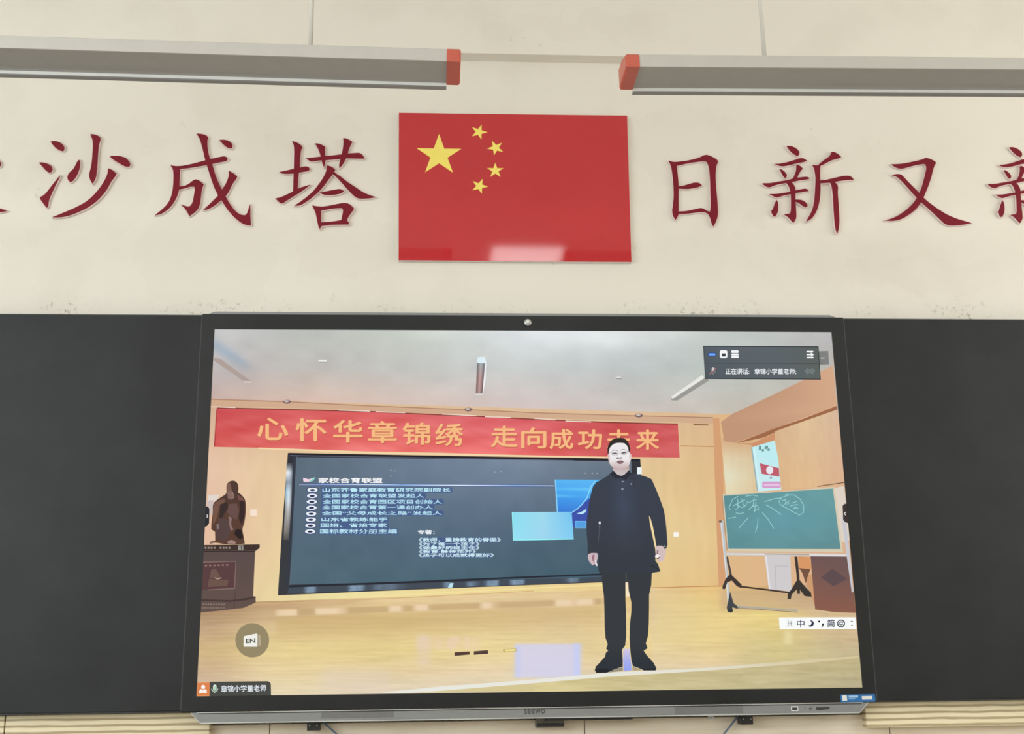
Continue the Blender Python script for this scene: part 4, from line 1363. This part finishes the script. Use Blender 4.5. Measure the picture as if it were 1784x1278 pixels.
BECOME = [[(262, 480), (330, 490), (420, 485), (540, 460), (690, 420), (760, 402), (850, 383), (920, 370), (955, 380), (970, 405), (945, 428), (860, 445), (780, 462), (705, 478), (600, 495), (480, 515), (380, 525), (375, 640), (370, 760), (355, 830), (320, 910), (265, 990), (190, 1055), (130, 1085), (70, 1097), (140, 1040), (200, 985), (250, 915), (280, 830), (295, 730), (300, 620), (295, 545), (280, 505)],
          [(350, 740), (430, 735), (490, 708), (540, 670), (575, 655), (625, 675), (672, 715), (660, 750), (648, 800), (638, 880), (625, 960), (600, 1020), (550, 1070), (495, 1107), (475, 1070), (440, 1015), (390, 965), (440, 980), (490, 990), (520, 965), (540, 920), (552, 850), (562, 780), (555, 742), (500, 745), (430, 768), (350, 780)],
          [(583, 88), (640, 92), (700, 108), (728, 135), (718, 180), (722, 270), (745, 380), (780, 470), (815, 590), (860, 700), (900, 780), (945, 865), (1000, 960), (1070, 1050), (1130, 1088), (1185, 1097), (1210, 1070), (1230, 1010), (1245, 960), (1250, 1020), (1250, 1100), (1258, 1222), (1200, 1218), (1130, 1185), (1050, 1120), (970, 1030), (900, 925), (850, 850), (800, 745), (760, 630), (715, 490), (690, 410), (660, 280), (630, 170), (605, 120)],
          [(980, 548), (1035, 575), (1088, 622), (1070, 655), (1030, 710), (985, 800), (940, 865), (880, 918), (810, 975), (730, 1020), (665, 1032), (740, 965), (800, 905), (850, 855), (900, 780), (950, 700), (978, 630), (985, 590)],
          [(865, 168), (930, 165), (985, 180), (1020, 210), (1030, 245), (1018, 272), (970, 262), (920, 225)]]
TOWER = [[(275, 110), (330, 125), (385, 160), (400, 185), (385, 235), (375, 330), (370, 440), (360, 500), (350, 600), (345, 700), (340, 740), (285, 740), (290, 700), (292, 600), (295, 500), (298, 440), (300, 330), (302, 240), (298, 170), (288, 135)],
         [(120, 492), (180, 480), (290, 455), (375, 437), (440, 423), (478, 432), (495, 458), (470, 480), (370, 497), (280, 512), (200, 515), (150, 508)],
         [(68, 818), (130, 805), (200, 775), (285, 733), (345, 700), (420, 672), (500, 650), (440, 697), (370, 745), (290, 795), (200, 850), (160, 878), (130, 875), (95, 845)],
         [(447, 320), (500, 318), (620, 303), (690, 295), (800, 285), (890, 273), (970, 265), (1050, 258), (1110, 258), (1150, 285), (1172, 326), (1100, 325), (940, 322), (860, 330), (700, 345), (600, 350), (520, 362), (475, 342)],
         [(558, 138), (620, 145), (685, 180), (683, 240), (685, 300), (688, 345), (680, 400), (668, 430), (650, 385), (635, 320), (610, 235), (580, 170)],
         [(907, 72), (960, 82), (1022, 120), (1000, 160), (975, 220), (965, 270), (940, 330), (900, 400), (860, 443), (858, 400), (872, 340), (890, 270), (905, 190), (912, 120)],
         [(705, 410), (760, 425), (810, 462), (795, 495), (770, 530), (720, 595), (660, 675), (590, 750), (500, 825), (410, 885), (360, 905), (302, 910), (370, 865), (450, 805), (530, 735), (600, 650), (655, 570), (690, 500), (702, 450)],
         [(795, 495), (870, 545), (960, 615), (1060, 680), (1150, 740), (1230, 775), (1312, 803), (1240, 815), (1150, 820), (1090, 815), (1040, 785), (970, 715), (890, 625), (820, 550), (775, 515)],
         [(612, 748), (680, 735), (780, 715), (870, 703), (918, 728), (880, 755), (800, 772), (720, 778), (660, 768)],
         [(522, 905), (580, 915), (630, 920), (635, 965), (635, 1110), (640, 1160), (615, 1197), (598, 1150), (580, 1060), (560, 980)],
         [(580, 915), (650, 920), (750, 905), (850, 885), (930, 875), (990, 893), (1043, 945), (1020, 980), (980, 1035), (955, 1085), (975, 1125), (978, 1140), (900, 1140), (885, 1085), (900, 1010), (905, 960), (890, 937), (780, 942), (640, 965), (600, 940)],
         [(620, 1115), (740, 1108), (830, 1097), (900, 1085), (975, 1110), (978, 1140), (880, 1142), (760, 1145), (640, 1158), (620, 1140)]]
DAY = [[(175, 280), (215, 295), (275, 330), (280, 380), (292, 480), (300, 600), (300, 750), (300, 900), (298, 950), (265, 1012), (235, 965), (222, 900), (232, 830), (240, 720), (238, 600), (228, 480), (212, 370), (195, 320)],
       [(175, 280), (240, 297), (340, 290), (450, 272), (550, 245), (630, 210), (690, 222), (770, 265), (790, 295), (768, 350), (758, 450), (762, 580), (775, 720), (785, 850), (788, 940), (765, 1030), (730, 1095), (708, 1050), (690, 985), (665, 940), (640, 915), (690, 910), (700, 830), (695, 680), (690, 520), (680, 400), (665, 330), (640, 290), (560, 292), (430, 310), (270, 345), (210, 330)],
       [(280, 600), (350, 592), (430, 570), (500, 552), (555, 558), (588, 583), (550, 605), (490, 620), (410, 630), (280, 625)],
       [(280, 910), (380, 905), (470, 888), (560, 868), (605, 872), (640, 895), (680, 915), (700, 960), (660, 935), (620, 918), (540, 920), (430, 933), (280, 943)]]
NEW = [[(430, 100), (480, 100), (540, 125), (582, 165), (585, 200), (568, 224), (520, 200), (470, 155)],
       [(283, 322), (340, 318), (430, 302), (520, 275), (590, 252), (635, 252), (682, 282), (640, 297), (560, 312), (470, 335), (400, 347), (345, 345)],
       [(343, 385), (375, 395), (415, 430), (433, 465), (418, 498), (395, 480), (365, 430)],
       [(550, 340), (570, 335), (605, 352), (630, 380), (605, 410), (575, 460), (560, 500), (505, 505), (530, 455), (548, 400)],
       [(132, 560), (220, 558), (330, 540), (450, 520), (510, 500), (580, 490), (660, 480), (695, 485), (715, 503), (680, 512), (600, 522), (490, 547), (400, 560), (300, 580), (230, 607), (190, 605), (155, 585)],
       [(222, 693), (300, 692), (390, 680), (475, 665), (560, 645), (650, 628), (685, 635), (702, 655), (660, 663), (550, 680), (470, 695), (380, 715), (310, 735), (270, 720)],
       [(450, 545), (490, 548), (525, 590), (540, 640), (540, 760), (545, 850), (550, 960), (545, 1000), (515, 1050), (485, 1020), (445, 975), (398, 945), (440, 940), (470, 935), (482, 900), (485, 800), (482, 700), (472, 640), (455, 590), (430, 560)],
       [(530, 762), (600, 765), (650, 785), (685, 820), (688, 845), (668, 858), (630, 840), (590, 810), (530, 780)],
       [(305, 763), (322, 800), (327, 860), (318, 920), (292, 972), (268, 968), (248, 930), (240, 905), (262, 870), (285, 810)],
       [(985, 175), (1010, 172), (1060, 195), (1105, 235), (1065, 255), (990, 275), (920, 310), (860, 340), (815, 345), (830, 325), (890, 275), (950, 235), (972, 205)],
       [(748, 335), (800, 340), (850, 335), (845, 430), (848, 540), (850, 620), (845, 720), (828, 820), (800, 905), (750, 985), (710, 1015), (668, 1035), (700, 980), (740, 905), (765, 820), (778, 720), (785, 600), (788, 500), (780, 420), (765, 365)],
       [(840, 528), (930, 515), (1040, 490), (1130, 470), (1200, 468), (1235, 485), (1260, 515), (1200, 518), (1100, 530), (1020, 545), (930, 555), (840, 560)],
       [(970, 548), (1020, 540), (1062, 590), (1063, 680), (1070, 780), (1080, 920), (1083, 1040), (1075, 1120), (1058, 1182), (1040, 1140), (1025, 1050), (1015, 920), (1008, 800), (1000, 680), (988, 600)]]
AGAIN = [[(235, 325), (330, 322), (430, 308), (540, 285), (620, 265), (660, 247), (710, 258), (765, 285), (790, 308), (770, 340), (752, 390), (730, 480), (690, 600), (640, 720), (600, 800), (540, 880), (450, 950), (350, 1005), (250, 1025), (152, 1020), (240, 995), (340, 945), (430, 880), (500, 810), (550, 740), (590, 660), (625, 560), (655, 440), (668, 370), (655, 322), (600, 325), (500, 345), (400, 373), (345, 380), (280, 358)],
         [(247, 462), (290, 448), (345, 450), (380, 475), (450, 550), (560, 660), (640, 745), (730, 820), (830, 890), (930, 950), (1050, 1000), (1150, 1030), (1228, 1053), (1150, 1068), (1050, 1082), (950, 1080), (890, 1055), (830, 1000), (730, 905), (640, 825), (560, 750), (480, 660), (400, 570), (340, 510), (300, 478)]]
# the first character is almost wholly outside the frame: only the ends of two strokes come in
GATHER = [[(-560, 640), (-420, 720), (-250, 860), (-80, 985), (20, 1020), (93, 1042), (20, 1056), (-120, 1062), (-220, 1030), (-340, 900), (-480, 740)],
          [(-330, 460), (-200, 425), (-60, 400), (-10, 420), (9, 465), (-5, 500), (-60, 505), (-200, 500), (-310, 500)],
          [(-400, 150), (-360, 140), (-330, 180), (-335, 420), (-340, 640), (-370, 660), (-395, 620), (-392, 400)]]
character(GATHER, 0, 220, 'wall_character', 'red character cut off by the left edge of the photo, only stroke tips showing')
character(SAND, 50, 220, 'wall_character', 'dark red character of seven loose strokes for sand, first whole one from the left')
character(BECOME, 260, 220, 'wall_character', 'dark red character with a long hooked diagonal, second whole one from the left')
character(TOWER, 470, 230, 'wall_character', 'dark red many-stroke character for tower, just left of the flag')
character(DAY, 1140, 240, 'wall_character', 'dark red box-shaped character for sun, just right of the flag')
character(NEW, 1310, 240, 'wall_character', 'dark red many-stroke character for new, second to the right of the flag')
character(AGAIN, 1520, 240, 'wall_character', 'dark red two-stroke crossed character, third to the right of the flag')
d = U(1728, 320, LY) - U(1335.6, 318.6, LY)
character(NEW, 1310, 240, 'wall_character', 'dark red character cut by the right edge of the photo', shift=Vector((d.x, d.z)))

# ------------------------------------------------------------------ hanging lamps
def lamp(xa, za, xb, zb, inner, stem_x, label):
    """xa..xb = ends of the front lower edge at the inner end and a point far out; built level, then tilted a hair"""
    t = empty('hanging_lamp', (xa, -.75, za))
    tag(t, label, 'lamp', 'blackboard lamps')
    s = 1 if inner == 'left' else -1             # direction in which the lamp runs away from its inner end
    ln = 1.75
    cap = .036
    hf, dp = .035, .118
    x0, x1 = sorted((s * cap, s * (ln - cap)))
    bm = bmesh.new()
    prism_x(bm, [(0, .0), (0, hf - .002), (.002, hf), (dp * .5, hf + .016), (dp, hf + .018), (dp, .006), (.004, .003), (.004, 0)], x0, x1)
    obs = [from_bm('housing', bm, t, [M['lamp_grey']])]
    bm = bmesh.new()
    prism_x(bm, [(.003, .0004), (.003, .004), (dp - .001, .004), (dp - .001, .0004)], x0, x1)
    obs.append(from_bm('lower_panel', bm, t, [M['lamp_under']]))  # panel under the housing, in a darker grey than it
    bm = bmesh.new()
    prism_x(bm, [(dp - .001, .004), (dp + .010, .004), (dp + .010, -.0125), (dp - .001, -.0105)], x0, x1)
    obs.append(from_bm('lip', bm, t, [M['lamp_lip']]))
    bm = bmesh.new()
    prism_x(bm, [(dp - .0012, -.0085), (dp + .0105, -.0115), (dp + .0105, -.0142), (dp - .0012, -.0122)], x0, x1)
    obs.append(from_bm('lip_shade_strip', bm, t, [M['lip_shade']]))  # thin dark strip that paints the shade on the lip's underside
    for e in (0, ln - cap):
        bm = bmesh.new()
        prof = [(-.0015, -.002), (-.0015, hf - .006), (.004, hf + .002), (dp * .5, hf + .019), (dp + .001, hf + .020), (dp + .001, -.004), (dp - .01, -.004), (.006, -.002)]
        xx = sorted((s * e, s * (e + cap)))
        prism_x(bm, prof, *xx)
        bmesh.ops.recalc_face_normals(bm, faces=bm.faces)
        ed = [q for q in bm.edges if abs(q.verts[0].co.x - q.verts[1].co.x) < 1e-6 and abs(q.verts[0].co.x - (s * e if e == 0 else s * (e + cap))) < 1e-6]
        bmesh.ops.bevel(bm, geom=ed, offset=.006, segments=3, affect='EDGES', profile=.5)
        obs.append(from_bm('end_cap', bm, t, [M['cap_red']]))
    ang_ = math.atan2(zb - za, xb - xa)
    if xb < xa:
        ang_ = math.atan2(za - zb, xa - xb)
    for o_ in obs:
        o_.matrix_parent_inverse = Matrix.Identity(4)
        o_.rotation_euler = (0, -ang_, 0)
    for sxp in (stem_x, stem_x + s * (ln - 2 * abs(stem_x - xa))):
        bm = bmesh.new()
        zl = za + math.tan(ang_) * (sxp - xa) + hf + .006
        tube_bm(bm, [Vector((sxp, -.70, zl)), Vector((sxp, -.70, H - .001))], .0058, 12)
        st_ = from_bm('stem', bm, t, [M['stem']], True)
        bm = bmesh.new()
        tube_bm(bm, [Vector((sxp, -.70, H - .03)), Vector((sxp, -.70, H - .0005))], .03, 20)
        from_bm('ceiling_cup', bm, st_, [M['stem']])
    return t


q0, q1 = U(803, 107, -.75), U(0, 83, -.75)
lamp(q0.x, q0.z, q1.x, q1.z, 'right', U(541, 75, -.70).x, 'long grey hanging board lamp at upper left, its right end capped in orange-red')
q0, q1 = U(1090.5, 115.3, -.75), U(1784, 120.5, -.75)
lamp(q0.x, q0.z, q1.x, q1.z, 'left', U(1331.5, 95, -.70).x, 'long grey hanging board lamp at upper right, its left end capped in orange-red')

# ------------------------------------------------------------------ cables
for pts, lab in (([(558, 1254), (566, 1260), (575, 1268), (588, 1280), (600, 1300), (606, 1340)], 'blue-grey cable hanging under the left part of the display'),
                 ([(1290, 1244), (1283, 1250), (1274, 1262), (1262, 1277), (1254, 1290), (1248, 1330)], 'blue-grey cable hanging under the right part of the display')):
    bm = bmesh.new()
    tube_bm(bm, [U(a, c, .045) for a, c in pts], .0028, 10)
    o = from_bm('cable', bm, None, [M['cable']], True)
    tag(o, lab, 'cable', 'cables under the display')

# ------------------------------------------------------------------ lit ceiling panels behind the viewer's line of sight
for (x, y, lab) in ((.24, -3.35, 'lit ceiling light panel nearest the display'), (-2.2, -3.6, 'lit ceiling light panel on the window side'), (2.5, -3.6, 'lit ceiling light panel on the right')):
    t = empty('ceiling_light', (x, y, H))
    tag(t, lab, 'lamp', 'ceiling lights')
    box('light_frame', x - .225, x + .225, y - .66, y + .66, H - .03, H, M['frame'], t)
    box('diffuser', x - .20, x + .20, y - .63, y + .63, H - .034, H - .028, M['lamp_on'], t)
